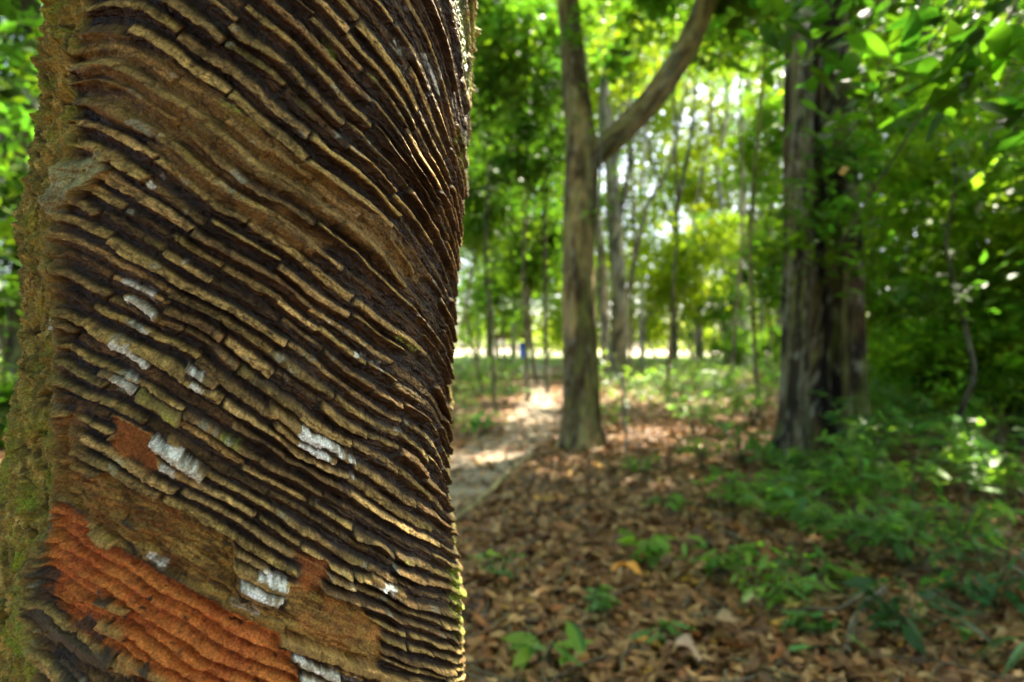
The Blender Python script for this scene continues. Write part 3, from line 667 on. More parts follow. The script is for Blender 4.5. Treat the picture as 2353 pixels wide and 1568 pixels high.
# --- understorey trees: leafy from low down. (px, row of the crown's middle, depth, radius m, height radius m, leaves, tint, leaf length)
US = [
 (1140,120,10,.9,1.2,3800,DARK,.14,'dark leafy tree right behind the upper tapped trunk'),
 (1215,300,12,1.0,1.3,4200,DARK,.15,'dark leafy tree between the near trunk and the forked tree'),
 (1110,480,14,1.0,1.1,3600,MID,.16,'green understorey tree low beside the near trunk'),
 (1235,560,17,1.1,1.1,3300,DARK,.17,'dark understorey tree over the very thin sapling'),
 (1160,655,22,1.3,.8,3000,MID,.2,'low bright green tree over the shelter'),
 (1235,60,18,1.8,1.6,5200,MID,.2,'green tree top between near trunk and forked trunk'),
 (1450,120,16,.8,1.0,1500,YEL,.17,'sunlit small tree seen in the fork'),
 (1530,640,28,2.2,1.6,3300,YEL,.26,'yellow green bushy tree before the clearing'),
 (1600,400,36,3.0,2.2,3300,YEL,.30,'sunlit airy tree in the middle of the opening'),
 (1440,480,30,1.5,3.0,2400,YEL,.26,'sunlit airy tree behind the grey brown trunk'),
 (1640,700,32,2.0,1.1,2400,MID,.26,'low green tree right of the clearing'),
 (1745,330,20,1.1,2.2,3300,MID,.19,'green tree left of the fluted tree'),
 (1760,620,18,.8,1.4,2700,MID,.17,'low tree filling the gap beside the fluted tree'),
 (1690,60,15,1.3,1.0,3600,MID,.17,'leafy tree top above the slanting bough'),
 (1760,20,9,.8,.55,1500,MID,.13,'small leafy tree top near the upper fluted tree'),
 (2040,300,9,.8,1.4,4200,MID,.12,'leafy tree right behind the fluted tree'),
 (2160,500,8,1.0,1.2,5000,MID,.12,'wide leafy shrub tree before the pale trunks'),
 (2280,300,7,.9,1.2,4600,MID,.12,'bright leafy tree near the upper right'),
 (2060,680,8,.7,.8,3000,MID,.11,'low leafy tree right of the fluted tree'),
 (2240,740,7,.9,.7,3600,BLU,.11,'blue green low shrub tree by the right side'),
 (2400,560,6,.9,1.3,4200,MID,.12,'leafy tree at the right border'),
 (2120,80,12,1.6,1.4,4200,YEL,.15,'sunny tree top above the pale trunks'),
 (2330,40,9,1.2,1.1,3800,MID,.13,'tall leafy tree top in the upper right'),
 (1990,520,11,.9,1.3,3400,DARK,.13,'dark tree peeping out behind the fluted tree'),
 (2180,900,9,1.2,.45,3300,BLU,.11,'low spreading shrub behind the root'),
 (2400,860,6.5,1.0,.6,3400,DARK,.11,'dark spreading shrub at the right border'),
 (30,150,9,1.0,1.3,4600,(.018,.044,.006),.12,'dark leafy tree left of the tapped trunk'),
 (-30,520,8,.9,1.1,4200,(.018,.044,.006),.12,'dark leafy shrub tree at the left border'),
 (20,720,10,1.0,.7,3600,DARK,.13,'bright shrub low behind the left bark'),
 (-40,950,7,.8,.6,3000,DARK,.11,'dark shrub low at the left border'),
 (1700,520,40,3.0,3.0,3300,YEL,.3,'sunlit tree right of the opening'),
 (1545,-40,12,1.6,.9,5200,MID,.15,'high leafy tree top added over the slanting bough to shade the path'),  # added to keep sun off the path
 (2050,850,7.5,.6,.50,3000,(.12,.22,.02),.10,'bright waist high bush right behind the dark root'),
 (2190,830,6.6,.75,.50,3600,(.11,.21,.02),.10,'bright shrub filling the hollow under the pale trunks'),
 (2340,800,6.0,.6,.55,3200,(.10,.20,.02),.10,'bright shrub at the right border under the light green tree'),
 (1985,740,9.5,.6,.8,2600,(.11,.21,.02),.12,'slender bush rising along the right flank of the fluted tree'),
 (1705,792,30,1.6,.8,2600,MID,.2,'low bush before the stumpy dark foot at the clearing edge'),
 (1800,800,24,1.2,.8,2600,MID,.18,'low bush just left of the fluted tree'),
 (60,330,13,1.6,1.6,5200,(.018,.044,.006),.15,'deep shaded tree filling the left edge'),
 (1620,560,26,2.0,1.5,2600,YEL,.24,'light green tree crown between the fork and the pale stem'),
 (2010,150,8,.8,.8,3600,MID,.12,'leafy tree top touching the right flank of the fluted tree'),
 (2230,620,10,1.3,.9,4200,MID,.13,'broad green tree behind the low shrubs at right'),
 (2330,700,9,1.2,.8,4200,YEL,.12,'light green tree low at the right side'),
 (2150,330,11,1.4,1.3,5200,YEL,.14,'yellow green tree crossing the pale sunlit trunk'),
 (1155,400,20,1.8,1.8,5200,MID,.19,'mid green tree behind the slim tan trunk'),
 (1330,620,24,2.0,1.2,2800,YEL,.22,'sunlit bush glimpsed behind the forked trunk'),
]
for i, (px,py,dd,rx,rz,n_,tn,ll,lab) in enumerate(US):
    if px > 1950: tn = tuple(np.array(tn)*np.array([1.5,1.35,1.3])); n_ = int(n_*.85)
    r_ = np.random.default_rng(300+i)
    c_ = P(px,py,dd)
    o = empty('understorey_tree', (c_[0], c_[1]+rx*.3, 0)); tag(o, lab, 'tree', 'leafy understorey trees')
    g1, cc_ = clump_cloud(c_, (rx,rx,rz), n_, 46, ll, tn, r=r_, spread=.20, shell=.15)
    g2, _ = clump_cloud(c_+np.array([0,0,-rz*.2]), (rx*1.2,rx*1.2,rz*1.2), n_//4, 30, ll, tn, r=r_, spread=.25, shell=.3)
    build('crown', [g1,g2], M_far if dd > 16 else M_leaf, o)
    bx_, by_ = c_[0], c_[1]+rx*.3
    tw = .012+.004*dd/4
    parts = [tube([(bx_,by_,-.03),(bx_+r_.normal(0,.03*dd**.8),by_,c_[2]*.45),(c_[0]+r_.normal(0,.05),c_[1]+rx*.1,c_[2]),(c_[0],c_[1],c_[2]+rz*.7)],[tw*1.6,tw*1.3,tw,tw*.4],8,tuple(np.array([.11,.085,.05])*r_.uniform(.7,2.2)),.1,seed=20+i)]
    for j in range(7):
        e_ = cc_[r_.integers(0,len(cc_))]
        parts.append(tube([(c_[0],c_[1],c_[2]-rz*.5+rz*.12*j),(c_[0]*.5+e_[0]*.5,c_[1]*.5+e_[1]*.5,e_[2]*.6+.4*(c_[2]-rz*.3)),e_],[tw*.5,tw*.4,tw*.2],6,(.10,.08,.05),.05,seed=j))
    build('trunk', parts, M_bark, o, True)

# --- far wood closing the view, one mass of leaves and stems
def far_wood():
    r_ = np.random.default_rng(5); parts = []
    for (n_, d0, d1, pxa, pxb, pya, pyb, keep) in [(120000,14,34,-900,1340,-250,800,1.0),(95000,10,28,1850,3000,-250,830,1.0),(200000,38,75,1050,1950,-250,790,.6),(9000,82,105,1040,1960,738,800,.5)]:
        nc = n_//28
        cd = r_.uniform(d0,d1,nc); cpx = r_.uniform(pxa,pxb,nc); cpy = r_.uniform(pya,pyb,nc)
        c_ = np.stack([(cpx-CX)/F*cd, cd, CH+(HOR-cpy)/F*cd], 1)
        # open sky keeps through the wood where it is thin
        nn = vnoise(c_[:,0]/2.2, c_[:,2]/2.0, 7)
        ok = nn > (.20 if keep > .9 else .36)
        if keep < .9:
            hole = np.exp(-(((cpx-1690)/75)**2+((cpy-205)/60)**2))+np.exp(-(((cpx-1430)/60)**2+((cpy-470)/110)**2))+np.exp(-(((cpx-1700)/70)**2+((cpy-480)/60)**2))+np.exp(-(((cpx-1570)/60)**2+((cpy-540)/60)**2))
            ok &= r_.random(nc) > hole*.85
        ok &= c_[:,2] > (.5 if keep > .5 else .1)
        if keep == .5: ok &= nn > .5
        c_ = c_[ok]; cd = cd[ok]; nc = len(c_)
        idx = r_.integers(0,nc,n_); s_ = .022*cd[idx]*.55
        p_ = c_[idx]+r_.normal(0,1,(n_,3))*s_[:,None]
        l_ = .0085*cd[idx]*np.exp(r_.normal(0,.25,n_))
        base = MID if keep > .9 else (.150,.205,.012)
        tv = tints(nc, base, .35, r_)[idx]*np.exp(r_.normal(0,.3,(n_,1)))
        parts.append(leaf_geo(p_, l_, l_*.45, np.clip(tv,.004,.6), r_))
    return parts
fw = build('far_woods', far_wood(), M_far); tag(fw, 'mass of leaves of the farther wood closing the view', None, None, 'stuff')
# tree belt added behind the viewpoint and at the sides to block frontal light
r_ = np.random.default_rng(9)
proto = empty('shading_tree', (0,0,0)); tag(proto, 'tree added around the viewpoint to block low light', 'tree', 'trees added to block light')
build('trunk', [tube([(0,0,-.1),(.1,0,4),(0,.1,9)],[.22,.17,.08],12,(.18,.15,.1),.08)], M_bark, proto, True)
build('crown', [clump_cloud((0,0,8.0),(2.6,2.6,2.0),5200,60,.19,MID,r=r_)[0], clump_cloud((0,0,3.0),(2.0,2.0,2.0),2600,50,.17,DARK,r=r_)[0]], M_leaf, proto)
BT = [(-4.5,3.5),(-5,-1.5),(-2.5,-5),(1.5,-6),(5.5,-4),(7.5,.5),(6.5,4),(-6.5,7.5),(9.5,7),(-1.2,-2.9),(2.4,-3.2),(-3.4,.4),(0.6,-4.2)]
for i, (x,y) in enumerate(BT):
    if i == 0: c = proto; c.location = (x,y,0)
    else: c = copy_tree(proto, (x,y,0), r_.uniform(0,6), r_.uniform(.9,1.15))
# ------------------------------------------------------------------ ground, path, clearing
def ground_h(x, y):
    return .030*fbm(x*1.1, y*1.1, 201, 4)+.05*fbm(x*.25, y*.25, 202, 2)
def ground_mat():
    m, nt = new_mat('forest_floor'); L = nt.links.new
    tc = N(nt,'ShaderNodeTexCoord')
    vo = N(nt,'ShaderNodeTexVoronoi'); vo.inputs['Scale'].default_value = 22
    wn = N(nt,'ShaderNodeTexNoise'); wn.inputs['Scale'].default_value = 9; wn.inputs['Detail'].default_value = 5
    mxv = N(nt,'ShaderNodeMixRGB', blend_type='LINEAR_LIGHT'); mxv.inputs[0].default_value = .08
    L(tc.outputs['Object'], mxv.inputs[1]); L(tc.outputs['Object'], wn.inputs['Vector']); L(wn.outputs['Color'], mxv.inputs[2]); L(mxv.outputs[0], vo.inputs['Vector'])
    cr = N(nt,'ShaderNodeValToRGB'); e = cr.color_ramp.elements
    sp = N(nt,'ShaderNodeSeparateColor'); L(vo.outputs['Color'], sp.inputs[0]); L(sp.outputs[0], cr.inputs[0])
    e[0].position = 0; e[0].color = (.060,.034,.018,1); e[1].position = 1; e[1].color = (.30,.185,.095,1)
    for p_, c_ in [(.3,(.12,.065,.035,1)),(.55,(.19,.11,.06,1)),(.8,(.14,.09,.04,1))]:
        k_ = e.new(p_); k_.color = c_
    b = N(nt,'ShaderNodeBsdfPrincipled'); b.inputs['Roughness'].default_value = .9; b.inputs['Specular IOR Level'].default_value = .15
    L(cr.outputs[0], b.inputs['Base Color'])
    bp = N(nt,'ShaderNodeBump'); bp.inputs['Distance'].default_value = .02; bp.inputs['Strength'].default_value = .8
    L(vo.outputs['Distance'], bp.inputs['Height']); L(bp.outputs[0], b.inputs['Normal'])
    o = N(nt,'ShaderNodeOutputMaterial'); L(b.outputs[0], o.inputs['Surface'])
    return m
def noise_mat(name, cols, scale, rough=.9, bump=.5, dist=.02):
    m, nt = new_mat(name); L = nt.links.new
    tc = N(nt,'ShaderNodeTexCoord'); n_ = N(nt,'ShaderNodeTexNoise'); n_.inputs['Scale'].default_value = scale; n_.inputs['Detail'].default_value = 8; n_.inputs['Roughness'].default_value = .65
    L(tc.outputs['Object'], n_.inputs['Vector'])
    cr = N(nt,'ShaderNodeValToRGB'); e = cr.color_ramp.elements
    e[0].position = .3; e[0].color = (*cols[0],1); e[1].position = .72; e[1].color = (*cols[-1],1)
    if len(cols) > 2: k_ = e.new(.5); k_.color = (*cols[1],1)
    L(n_.outputs['Fac'], cr.inputs[0])
    b = N(nt,'ShaderNodeBsdfPrincipled'); b.inputs['Roughness'].default_value = rough; b.inputs['Specular IOR Level'].default_value = .2
    L(cr.outputs[0], b.inputs['Base Color'])
    bp = N(nt,'ShaderNodeBump'); bp.inputs['Distance'].default_value = dist; bp.inputs['Strength'].default_value = bump
    L(n_.outputs['Fac'], bp.inputs['Height']); L(bp.outputs[0], b.inputs['Normal'])
    o = N(nt,'ShaderNodeOutputMaterial'); L(b.outputs[0], o.inputs['Surface'])
    return m
gx = np.concatenate([-np.geomspace(400,13,24), np.linspace(-12,12,200), np.geomspace(13,400,24)])
gy = np.concatenate([-np.geomspace(60,5,12), np.linspace(-4,24,220), np.geomspace(25,800,40)])
GX, GY = np.meshgrid(gx, gy); fade = np.clip((40-np.hypot(GX,GY))/20, 0, 1)
GZ = ground_h(GX.ravel(), GY.ravel()).reshape(GX.shape)*fade
def grid_faces(ny, nx):
    i = np.arange(ny-1)[:,None]*nx; j = np.arange(nx-1)[None,:]
    return np.stack([i+j, i+j+1, i+nx+j+1, i+nx+j], -1).reshape(-1,4)
g = mesh_obj('ground', np.stack([GX,GY,GZ],-1).reshape(-1,3), grid_faces(*GX.shape), ground_mat(), None, None, True); tag(g, kind='structure')
# path: from behind the near trunk, swinging right behind the forked tree, then off to the clearing
pc = [(-1.05,2.4,.40),(-.74,3.8,.40),(-.44,5.2,.38),(-.10,6.8,.46),(.20,8.4,.55),(.36,9.6,.48),(.50,12,.38),(.62,16,.40),(.9,25,.6),(1.4,36,1.0),(1.8,46,1.6)]
pc = np.array(pc); tt = np.linspace(0,len(pc)-1,180); cx_ = np.interp(tt,np.arange(len(pc)),pc[:,0]); cy_ = np.interp(tt,np.arange(len(pc)),pc[:,1]); cw_ = np.interp(tt,np.arange(len(pc)),pc[:,2])
for _ in range(12):
    cx_[1:-1] = (cx_[:-2]+2*cx_[1:-1]+cx_[2:])/4; cy_[1:-1] = (cy_[:-2]+2*cy_[1:-1]+cy_[2:])/4
tx = np.gradient(cx_); ty = np.gradient(cy_); L_ = np.hypot(tx,ty); nx_, ny_ = ty/L_, -tx/L_
u_ = np.linspace(-1,1,17)
rag = 1+.25*fbm(np.arange(180)/7.0, np.zeros(180), 203, 3)
XX = cx_[:,None]+nx_[:,None]*u_*(cw_*rag)[:,None]; YY = cy_[:,None]+ny_[:,None]*u_*(cw_*rag)[:,None]
def gz(x, y):
    x = np.asarray(x, float); y = np.asarray(y, float)
    return ground_h(x.ravel(), y.ravel()).reshape(x.shape)*np.clip((40-np.hypot(x,y))/20,0,1)
Zp = gz(XX,YY)+.010-.018*np.abs(u_)[None,:]**6
M_path = noise_mat('trodden_earth', [(.13,.095,.06),(.24,.185,.125),(.34,.275,.20)], 7)
pth = mesh_obj('path', np.stack([XX,YY,Zp],-1).reshape(-1,3), grid_faces(180,17), M_path, None, None, True); tag(pth, kind='structure')
# sunlit lawn and pale sandy square beyond the wood
def sheet(name, x0,x1,y0,y1,z,mat):
    xs = np.linspace(x0,x1,40); ys = np.linspace(y0,y1,40); A,B = np.meshgrid(xs,ys)
    zz = np.full(A.shape, z)
    o_ = mesh_obj(name, np.stack([A,B,zz],-1).reshape(-1,3), grid_faces(40,40), mat); tag(o_, kind='structure'); return o_
sheet('lawn', -80,90,37,78,.035, noise_mat('sunlit_grass', [(.10,.17,.03),(.20,.27,.05),(.28,.33,.08)], 3))
sheet('sandy_square', -120,140,78,260,.045, noise_mat('pale_sand', [(.34,.30,.22),(.48,.43,.33)], .6))

# leaf litter
def litter():
    r_ = np.random.default_rng(77); out = []
    for (n_, ya, yb, ll) in [(46000,1.0,4.5,.072),(44000,4.5,9.5,.088),(30000,9.5,24,.14)]:
        y = ya+(yb-ya)*r_.random(n_)**.8; x = (r_.random(n_)*2-1)*(y*1.0+1.0)
        dpath = np.min(np.hypot(x[:,None]-cx_[None,::6], y[:,None]-cy_[None,::6]), 1)
        keep = (dpath > .45) | (r_.random(n_) < .20)
        x, y = x[keep], y[keep]; n_ = len(x)
        z = gz(x,y)+.012+np.abs(r_.normal(0,.010,n_))
        pal = np.array([(.34,.185,.075),(.23,.115,.045),(.44,.27,.11),(.14,.070,.030),(.50,.34,.16),(.40,.16,.05),(.52,.30,.05),(.085,.045,.022)])
        t_ = np.array([.76,.72,.66])*pal[r_.choice(len(pal), n_, p=[.22,.22,.16,.14,.08,.10,.02,.06])]*np.exp(r_.normal(0,.22,(n_,1)))
        l_ = ll*np.exp(r_.normal(0,.3,n_))
        V, Q, T = (curl_leaf if yb < 12 else leaf_geo)(np.stack([x,y,z],1), l_, l_*(.26+.22*r_.random(n_)), np.clip(t_,.01,.7), r_, flat=.9, droop=.15)
        out.append((V,Q,T))
    return out
lt = build('leaf_litter', litter(), M_litter); tag(lt, 'brown fallen leaves covering the forest floor', None, None, 'stuff')
tw_ = []
r_ = np.random.default_rng(78)
for i in range(520):
    y = 1.6+7*r_.random()**1.2; x = (r_.random()*2-1)*(y*.9+.3); a = r_.uniform(0,6.28); l = r_.uniform(.12,.5); zz = float(gz(x,y))+.03
    tw_.append(tube([(x,y,zz),(x+math.cos(a)*l*.5,y+math.sin(a)*l*.5,zz+r_.uniform(0,.03)),(x+math.cos(a+.3)*l,y+math.sin(a+.3)*l,zz)],[.005,.004,.002],5,(.20,.14,.09),.1,res=5))
tw = build('twig_litter', tw_, M_bark, None, True); tag(tw, 'small fallen twigs scattered among the dead leaves', None, None, 'stuff')
# low green cover, farther back
def cover():
    r_ = np.random.default_rng(79); out = []
    n_ = 60000
    y = 7.5+28*r_.random(n_)**1.5; x = (r_.random(n_)*2-1)*(y*.95)
    nn = vnoise(x/1.1, y/1.6, 90)
    dpath = np.min(np.hypot(x[:,None]-cx_[None,::4], y[:,None]-cy_[None,::4]), 1)
    k_ = (nn > np.where(y < 12, .56, .44)) & (dpath > .8)
    x, y, nn = x[k_], y[k_], nn[k_]; n_ = len(x)
    hmax = (.12+.50*np.clip(nn-.42,0,1)*2)*(1+y/30)
    z = gz(x,y)+r_.random(n_)*hmax
    l_ = (.07+.0045*y)*np.exp(r_.normal(0,.25,n_))
    t_ = tints(n_, (.095,.165,.030), .3, r_)
    return [leaf_geo(np.stack([x,y,z],1), l_, l_*.36, t_, r_, flat=.8)]
cv = build('ground_cover', cover(), M_leaf); tag(cv, 'low green seedlings and herbs between the far trunks', None, None, 'stuff')

# --- seedlings and ferny plants that stand out
def plant(px, py, hgt, spread, nst, nl, ll, tn, lab, cat='plant', grp='seedlings on the forest floor', name='seedling', seed=0, wid=.34):
    r_ = np.random.default_rng(500+seed)
    hgt *= .62 if 1770 < px < 1935 and py > 1000 else 1.2; nst = int(nst*1.4); spread *= 1.12
    gpt = G(px, py); x0, y0 = gpt[0], gpt[1]; z0 = float(gz(x0,y0))
    o = empty(name, (x0,y0,z0)); tag(o, lab, cat, grp)
    st, lv = [], []
    for s_ in range(nst):
        a = r_.uniform(0,6.28); rr = spread*r_.uniform(.35,1); hh = hgt*r_.uniform(.6,1)
        e_ = np.array([x0+math.cos(a)*rr, y0+math.sin(a)*rr, z0+hh]); m_ = np.array([x0+math.cos(a)*rr*.35, y0+math.sin(a)*rr*.35, z0+hh*.65]); b_ = np.array([x0+r_.normal(0,.01),y0+r_.normal(0,.01),z0])
        st.append(tube([b_,m_,e_],[.004,.0035,.002],5,(.10,.14,.04),.05,res=7))
        t_ = r_.uniform(.35,1.0,nl)[:,None]; pp = (1-t_)**2*b_+2*t_*(1-t_)*m_+t_**2*e_
        ang = a+np.where(r_.random(nl) > .5, 1, -1)*r_.uniform(.4,1.5,nl)
        dirs = np.stack([np.cos(ang),np.sin(ang),r_.normal(.05,.2,nl)],1)
        l_ = ll*np.exp(r_.normal(0,.2,nl))
        cen = pp+dirs*(l_*.55)[:,None]
        lv.append(curl_leaf(cen, l_, l_*wid, tints(nl, tn, .22, r_), r_, flat=1.3, droop=.35, dirs=dirs, curl=.25, tiltz=-.25))
    build('stem', st, M_bark, o, True); build('leaves', lv, M_leaf, o)
    return o
GRN, GRB = (.130,.245,.035), (.105,.215,.050)
PL = [
 (1490,1312,.17,.07,4,3,.13,GRN,'broad leaved seedling behind the big orange fallen leaf',.5),
 (1245,1560,.15,.10,4,3,.13,GRN,'bright green strap leaved seedling at the bottom, right of the tapped trunk',.3),
 (1350,1430,.10,.12,5,4,.07,GRB,'small dark green seedling cluster below the big orange fallen leaf',.4),
 (1150,1360,.13,.10,5,4,.07,GRB,'small blue green seedling near the tapped trunk',.4),
 (1115,1000,.30,.20,5,4,.22,(.10,.26,.04),'bright young plant beside the path left of the forked tree',.35),
 (1660,1340,.20,.16,7,5,.10,GRN,'tufted seedling between the orange leaf and the fluted tree',.3),
 (1615,1090,.28,.22,6,5,.14,GRN,'arching seedling left of the fluted tree foot',.25),
 (1700,1075,.34,.24,7,6,.14,(.08,.21,.04),'light green leafy plant at the left foot of the fluted tree',.4),
 (1560,960,.55,.40,8,7,.16,GRB,'blue green bush in front of the thin dark sapling',.35),
 (1640,940,.75,.50,10,9,.18,GRB,'tall blue green bush before the stumpy dark foot',.38),
 (1730,980,.60,.45,9,8,.16,GRN,'green bush between the pale stem and the fluted tree',.35),
 (1910,1165,.45,.40,12,8,.13,GRN,'leafy plant covering the foot of the fluted tree',.32),
 (1840,1220,.35,.35,10,8,.12,GRN,'spreading plant in front of the fluted tree',.3),
 (1990,1120,.62,.40,11,9,.15,GRB,'tall ferny plant right of the fluted tree foot',.3),
 (2080,1190,.50,.42,11,9,.14,GRN,'ferny plant beside the dark root',.3),
 (1965,1300,.30,.30,9,8,.12,GRB,'low plant with pale leaves below the fluted tree',.36),
 (2160,1080,.62,.46,11,9,.15,GRB,'shrubby plant behind the dark root',.3),
 (2200,1300,.30,.34,9,8,.12,GRN,'low dark plant right of the pale leaved plant',.28),
 (2320,1200,.50,.42,10,8,.15,GRN,'leafy plant at the right border above the grass blades',.28),
 (2090,1500,.17,.24,7,5,.12,(.04,.10,.03),'seedling by the curved fallen branch',.3),
 (1900,1500,.10,.14,5,4,.10,GRB,'small seedling left of the curved fallen branch',.36),
 (2280,1420,.22,.26,8,6,.12,(.04,.11,.03),'shaded seedling in the lower right',.28),
 (1500,1480,.06,.10,4,3,.08,GRB,'tiny seedling in the leaf litter below centre',.4),
 (1760,1420,.16,.16,6,5,.09,GRN,'small feathery seedling in front of the spreading plant',.3),
 (1530,1190,.10,.12,5,4,.08,GRN,'tiny seedling right of the forked tree foot',.35),
 (1470,1100,.14,.12,5,4,.09,GRN,'thin seedling close to the forked tree foot',.35),
 (1800,1100,.40,.3,9,7,.14,GRB,'dark plant hugging the left root of the fluted tree',.3),
 (2250,980,.70,.5,12,9,.17,GRN,'bushy plant in the right background',.34),
 (1850,1120,.42,.32,11,8,.12,GRB,'fern like plant against the front of the fluted tree',.28),
 (1940,1060,.60,.40,11,9,.14,GRN,'waist high seedling covering the right half of the fluted foot',.3),
 (2030,1040,.75,.50,12,9,.16,GRB,'tall bushy plant where the dark root leaves the trunk',.3),
 (2130,970,.85,.55,12,9,.18,GRN,'tall bush behind the root, right of the fluted tree',.32),
 (2330,1060,.75,.55,12,9,.17,(.06,.14,.03),'tall shaded bush at the right border',.3),
 (2240,1150,.50,.42,11,9,.14,GRB,'ferny bush between the root and the right border',.28),
 (1680,1190,.28,.24,8,6,.11,GRN,'knee high seedling left of the spreading plant',.3),
 (1780,1170,.36,.28,9,7,.12,GRB,'leafy seedling by the left root of the fluted tree',.3),
 (1990,1210,.40,.34,10,8,.12,GRN,'drooping plant right of the spreading plant',.3),
 (2090,1330,.26,.30,9,7,.11,GRB,'low dark plant below the ferny plant',.3),
 (1870,1370,.20,.24,8,6,.10,GRN,'small bushy plant above the small seedling by the bent branch',.32),
 (1590,1000,.45,.35,9,7,.14,GRN,'green bush right of the forked tree foot',.3),
 (1800,930,.9,.55,12,9,.18,GRB,'tall bush at the left edge of the fluted tree',.32),
 (1090,900,.50,.5,9,7,.17,GRN,'green bush right beside the tapped trunk',.3),
 (1160,930,.40,.45,9,7,.16,GRB,'low bush left of the path',.3),
 (1500,900,.50,.6,10,8,.18,GRN,'low bush behind the liana foot',.3),
]
for i, a_ in enumerate(PL):
    px,py,hg,sp,ns,nl,ll,tn,lab,wd_ = a_
    plant(px,py,hg,sp,ns,nl,ll,tn,lab,seed=i,wid=wd_)
# strap leaves of grass in the lower right corner
def blades(px, py, n_, lh, lab, seed):
    r_ = np.random.default_rng(seed); p0 = G(px,py); z0 = float(gz(p0[0],p0[1]))
    o = empty('grass_tuft', (p0[0],p0[1],z0)); tag(o, lab, 'grass', 'strap leaved tufts')
    V, Q, T, k0 = [], [], [], 0
    for i in range(n_):
        a = r_.uniform(2.2,4.6); l = lh*r_.uniform(.7,1.1); wv = .012*r_.uniform(.8,1.3); tn = tints(1,(.08,.19,.07),.2,r_)[0]
        m_ = 7
        for j in range(m_):
            t_ = j/(m_-1); rad = l*t_*.8; z = l*(.75*t_-.75*t_*t_)*1.4
            c_ = np.array([p0[0]+math.cos(a)*rad, p0[1]+math.sin(a)*rad*.6, z0+.01+max(z,0)]); s_ = np.array([-math.sin(a),math.cos(a),.3])*wv*(1-t_**2.5)
            V += [c_-s_, c_+s_]; T += [tn,tn]
            if j: b_ = k0+2*(j-1); Q.append([b_,b_+1,b_+3,b_+2])
        k0 += 2*m_
    mesh_obj('blade_cluster', np.array(V)-np.array(o.location), np.array(Q), M_leaf, o, np.array(T))
blades(2420,1250,12,.55,'tuft of long pale strap leaves reaching in at the right border, upper one',1)
blades(2440,1560,14,.42,'tuft of long pale strap leaves in the bottom right corner',2)

# big curled orange leaf, other single leaves worth pointing at
def big_leaf(px, py, l, w_, ang, tn, lab, lift=.02, curl=.35, seed=0):
    p0 = G(px,py); z0 = float(gz(p0[0],p0[1]))+.055; n_, m_ = 13, 7
    V = []
    for i in range(n_):
        t_ = i/(n_-1); wv = w_*math.sin(math.pi*min(max(t_,.03),.97))**.7/2*(1-.25*t_)
        for j in range(m_):
            s_ = (j/(m_-1)*2-1)
            x = (t_-.5)*l; y = s_*wv; z = lift*math.sin(t_*math.pi)+curl*wv*s_*s_+.012*math.sin(t_*9+seed)*s_
            V.append((x*math.cos(ang)-y*math.sin(ang), x*math.sin(ang)+y*math.cos(ang), z))
    V = np.array(V); r_ = np.random.default_rng(seed)
    T = np.array(tn)*(1+.25*fbm(V[:,0]*30,V[:,1]*30,seed+3,3)[:,None])
    me = mesh_obj('fallen_leaf', V, grid_faces(n_,m_), M_litter, None, np.clip(T,.01,.8), True)
    me.location = (p0[0],p0[1],z0); tag(me, lab, 'leaf', 'large fallen leaves')
big_leaf(1440,1350,.15,.07,-.5,(.80,.36,.06),'big curled orange leaf lying in front of the broad leaved seedling',.035,.7,1)
big_leaf(1285,1185,.09,.045,.2,(.55,.27,.08),'small orange leaf halfway between the tapped trunk and the forked tree foot',.02,.4,2)
big_leaf(1660,1480,.14,.06,-.7,(.40,.26,.13),'tan curled leaf near the bottom, left of the fallen branch',.03,.6,3)
big_leaf(1825,1440,.10,.05,.4,(.55,.34,.10),'yellowish leaf lying at the end of the curved fallen branch',.02,.5,4)
big_leaf(2110,1460,.075,.06,.9,(.42,.33,.10),'round olive yellow leaf right of the curved fallen branch',.015,.3,5)
big_leaf(1570,1545,.14,.06,2.2,(.45,.30,.20),'large pale tan leaf at the bottom edge',.03,.5,6)
big_leaf(2170,1225,.12,.05,2.4,(.50,.22,.05),'rusty orange leaf among the shrubs right of the root',.03,.4,7)
# sticks
def stick(pts, rad, lab, tn=(.24,.17,.11), name='fallen_branch'):
    q_ = []
    for px,py,lift in pts:
        g_ = G(px,py); q_.append((g_[0],g_[1],float(gz(g_[0],g_[1]))+lift))
    o = empty(name, q_[0]); tag(o, lab, 'branch', 'fallen branches')
    build('stick', [tube(q_, rad, 9, tn, .1)], M_bark, o, True)
stick([(1790,1440,.03),(1850,1437,.05),(1920,1445,.05),(1975,1420,.07),(2010,1405,.07)],[.007,.008,.009,.009,.008],'thin fallen branch lying in the litter at lower right, left part of the bend')
stick([(2035,1400,.06),(1990,1425,.06),(1960,1470,.04),(1945,1530,.03)],[.009,.012,.013,.012],'curved grey fallen branch bending over in the lower right litter',(.26,.20,.15))
stick([(1030,1235,.03),(1080,1190,.03),(1125,1150,.03),(1170,1100,.03),(1230,1050,.02)],[.022,.024,.022,.02,.016],'straight yellowish pole edging the path beside the tapped trunk',(.36,.27,.12))
stick([(2060,1215,.06),(2160,1210,.1),(2260,1222,.1)],[.010,.011,.008],'brown stick lying level among the shrubs at right')
stick([(1210,1470,.02),(1235,1500,.03),(1300,1440,.02)],[.006,.006,.004],'short forked twig in the litter near the tapped trunk')
stick([(1560,1420,.02),(1620,1350,.03),(1660,1320,.03)],[.009,.008,.006],'reddish stick slanting through the litter below centre',(.28,.15,.09))

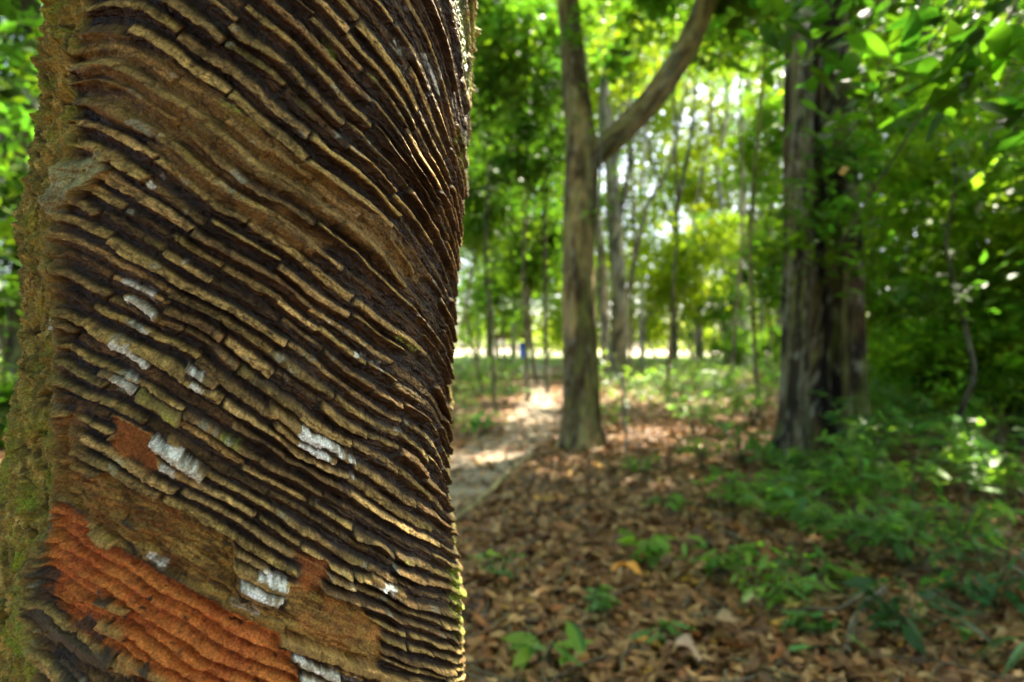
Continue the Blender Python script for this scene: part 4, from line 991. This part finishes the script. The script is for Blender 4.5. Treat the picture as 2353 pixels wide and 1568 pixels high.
# overhanging sapling at the upper right, close to the lens
o = empty('overhanging_sapling', (1.98,2.0,0)); tag(o, 'close blurred sapling boughs with large leaves hanging in from the upper right', 'tree')
lv, st = [], []
r_ = np.random.default_rng(88)
OB = [(1850,40,2.0,16,.15),(1900,150,2.1,14,.13),(1780,10,2.2,12,.13),(1960,60,2.3,12,.13),(2130,110,1.7,9,.17),(2240,190,1.5,10,.2),(2330,90,1.4,8,.2),(2200,40,1.9,12,.15),(2320,330,1.7,7,.17),(1935,330,2.3,3,.11),(1890,290,2.4,5,.10),(1930,560,2.5,7,.06),(1990,235,2.2,4,.12),(2280,260,2.0,10,.13)]
for px,py,dd,n_,ll in OB:
    c_ = P(px,py,dd); n_ = int(n_*1.9); ll *= .78
    p_ = c_+r_.normal(0,1,(n_,3))*np.array([.10,.10,.05])*(.6 if n_ < 9 else 1)
    lv.append(curl_leaf(p_, ll*np.exp(r_.normal(0,.15,n_)), ll*.40, tints(n_,(.036,.095,.008),.25,r_), r_, flat=.5, droop=.7, curl=.25, tiltz=-.2))
    st.append(tube([(1.98,2.0,2.6),((c_[0]+1.98)/2,(c_[1]+2.0)/2,(c_[2]+2.75)/2+.08),c_],[.012,.006,.003],6,(.10,.09,.05),.05))
st.append(tube([(1.98,2.0,0),(2.0,2.0,1.4),(1.96,2.0,3.0)],[.03,.025,.015],8,(.12,.1,.07),.05))
build('leaves', lv, M_leaf, o); build('stem', st, M_bark, o, True)
big = [P(1912,370,2.3)+np.array([0,0,0])]
yl = leaf_geo(np.array([P(1938,392,2.25)]), .10, .035, np.array([[.22,.13,.012]]), r_, flat=.1, dirs=np.array([[1.,0,.5]])); build('yellowing_leaf', [yl], M_leaf, o)

# red roofed shelter in the clearing
dd = 62.0; bx, bz = X(1176,dd), 0
o = empty('park_shelter', (bx,dd,.045)); tag(o, 'small open shelter with a red brown roof in the bright clearing', 'shelter')
M_roof = noise_mat('roof_tiles', [(.20,.06,.035),(.32,.10,.06)], 2); M_post = noise_mat('post_paint', [(.35,.3,.25),(.45,.4,.33)], 2)
hw, e_z, r_z = 1.9, 1.95, 2.95
V = [(-hw,-hw,e_z),(hw,-hw,e_z),(hw,hw,e_z),(-hw,hw,e_z),(-.7,0,r_z),(.7,0,r_z),(-hw,-hw,e_z-.12),(hw,-hw,e_z-.12),(hw,hw,e_z-.12),(-hw,hw,e_z-.12)]
import bmesh
def facemesh(name, V, Fs, mat, parent):
    me = bpy.data.meshes.new(name); me.from_pydata(V, [], Fs); me.materials.append(mat); ob = bpy.data.objects.new(name, me); return link(ob, parent)
facemesh('roof', V, [(0,1,5,4),(1,2,5),(2,3,4,5),(3,0,4),(0,6,7,1),(1,7,8,2),(2,8,9,3),(3,9,6,0),(9,8,7,6)], M_roof, o)
def boxv(x0,x1,y0,y1,z0,z1): return [(x0,y0,z0),(x1,y0,z0),(x1,y1,z0),(x0,y1,z0),(x0,y0,z1),(x1,y0,z1),(x1,y1,z1),(x0,y1,z1)]
BF = [(3,2,1,0),(4,5,6,7),(0,1,5,4),(1,2,6,5),(2,3,7,6),(3,0,4,7)]
for sx_ in (-1,1):
    for sy_ in (-1,1): facemesh('post', boxv(sx_*1.6-.07,sx_*1.6+.07,sy_*1.6-.07,sy_*1.6+.07,0,e_z-.12), BF, M_post, o)
M_blue = noise_mat('blue_paint', [(.02,.12,.55),(.03,.16,.65)], 3, .4)
o2 = empty('blue_slide', (X(1200,dd),dd-2.5,.045)); tag(o2, 'blue playground piece in front of the red roofed shelter', 'playground')
facemesh('panel', boxv(-.35,.35,-.05,.05,.3,1.6), BF, M_blue, o2)
facemesh('chute', [(-.3,-.05,1.2),(.3,-.05,1.2),(.3,-1.9,.15),(-.3,-1.9,.15),(-.3,-.05,1.12),(.3,-.05,1.12),(.3,-1.9,.07),(-.3,-1.9,.07)], BF, M_blue, o2)
for sx_ in (-.3,.3): facemesh('leg', boxv(sx_-.04,sx_+.04,.06,.14,0,1.6), BF, M_post, o2)
SUN = (56, 38); SUN_E = 5.0; SKY_S = .15; EXPO = 2.85; DOF_F = 4.8
# ------------------------------------------------------------------ camera, light
cam = bpy.data.cameras.new('camera'); co = bpy.data.objects.new('camera', cam); link(co)
co.location = (0,0,CH); co.rotation_euler = (math.pi/2,0,0)
cam.lens = LENS; cam.sensor_width = 36; cam.shift_y = (HOR-PH/2)/PW*1.0
cam.clip_start = .02; cam.clip_end = 1000
cam.dof.use_dof = True; cam.dof.focus_distance = .455; cam.dof.aperture_fstop = DOF_F; cam.dof.aperture_blades = 0
scene.camera = co
w = bpy.data.worlds.new('World'); scene.world = w; w.use_nodes = True
nt = w.node_tree; nt.nodes.clear()
sky = nt.nodes.new('ShaderNodeTexSky'); sky.sky_type = 'NISHITA'; sky.sun_disc = False
SUN_EL, SUN_AZ = math.radians(SUN[0]), math.radians(SUN[1])      # azimuth from +Y towards +X
sky.sun_elevation = SUN_EL; sky.sun_rotation = SUN_AZ
sky.air_density = .8; sky.dust_density = 3.5; sky.ozone_density = 0
bg = nt.nodes.new('ShaderNodeBackground'); bg.inputs['Strength'].default_value = SKY_S
ow = nt.nodes.new('ShaderNodeOutputWorld')
nt.links.new(sky.outputs[0], bg.inputs[0]); nt.links.new(bg.outputs[0], ow.inputs[0])
sl_ = bpy.data.lights.new('sun', 'SUN'); sl_.energy = SUN_E; sl_.angle = math.radians(.53); sl_.color = (1,.91,.74)
so = bpy.data.objects.new('sun', sl_); link(so); so.location = (3,3,12)
from mathutils import Vector
dirn = Vector((math.sin(SUN_AZ)*math.cos(SUN_EL), math.cos(SUN_AZ)*math.cos(SUN_EL), math.sin(SUN_EL)))
so.rotation_euler = dirn.to_track_quat('Z', 'Y').to_euler()
vs = scene.view_settings; vs.view_transform = 'Standard'; vs.look = 'None'; vs.exposure = EXPO; vs.gamma = 1
cy = scene.cycles
cy.max_bounces = 8; cy.diffuse_bounces = 5; cy.glossy_bounces = 2; cy.transmission_bounces = 6; cy.transparent_max_bounces = 8
cy.sample_clamp_indirect = 6; cy.use_denoising = True
cy.caustics_reflective = False; cy.caustics_refractive = False
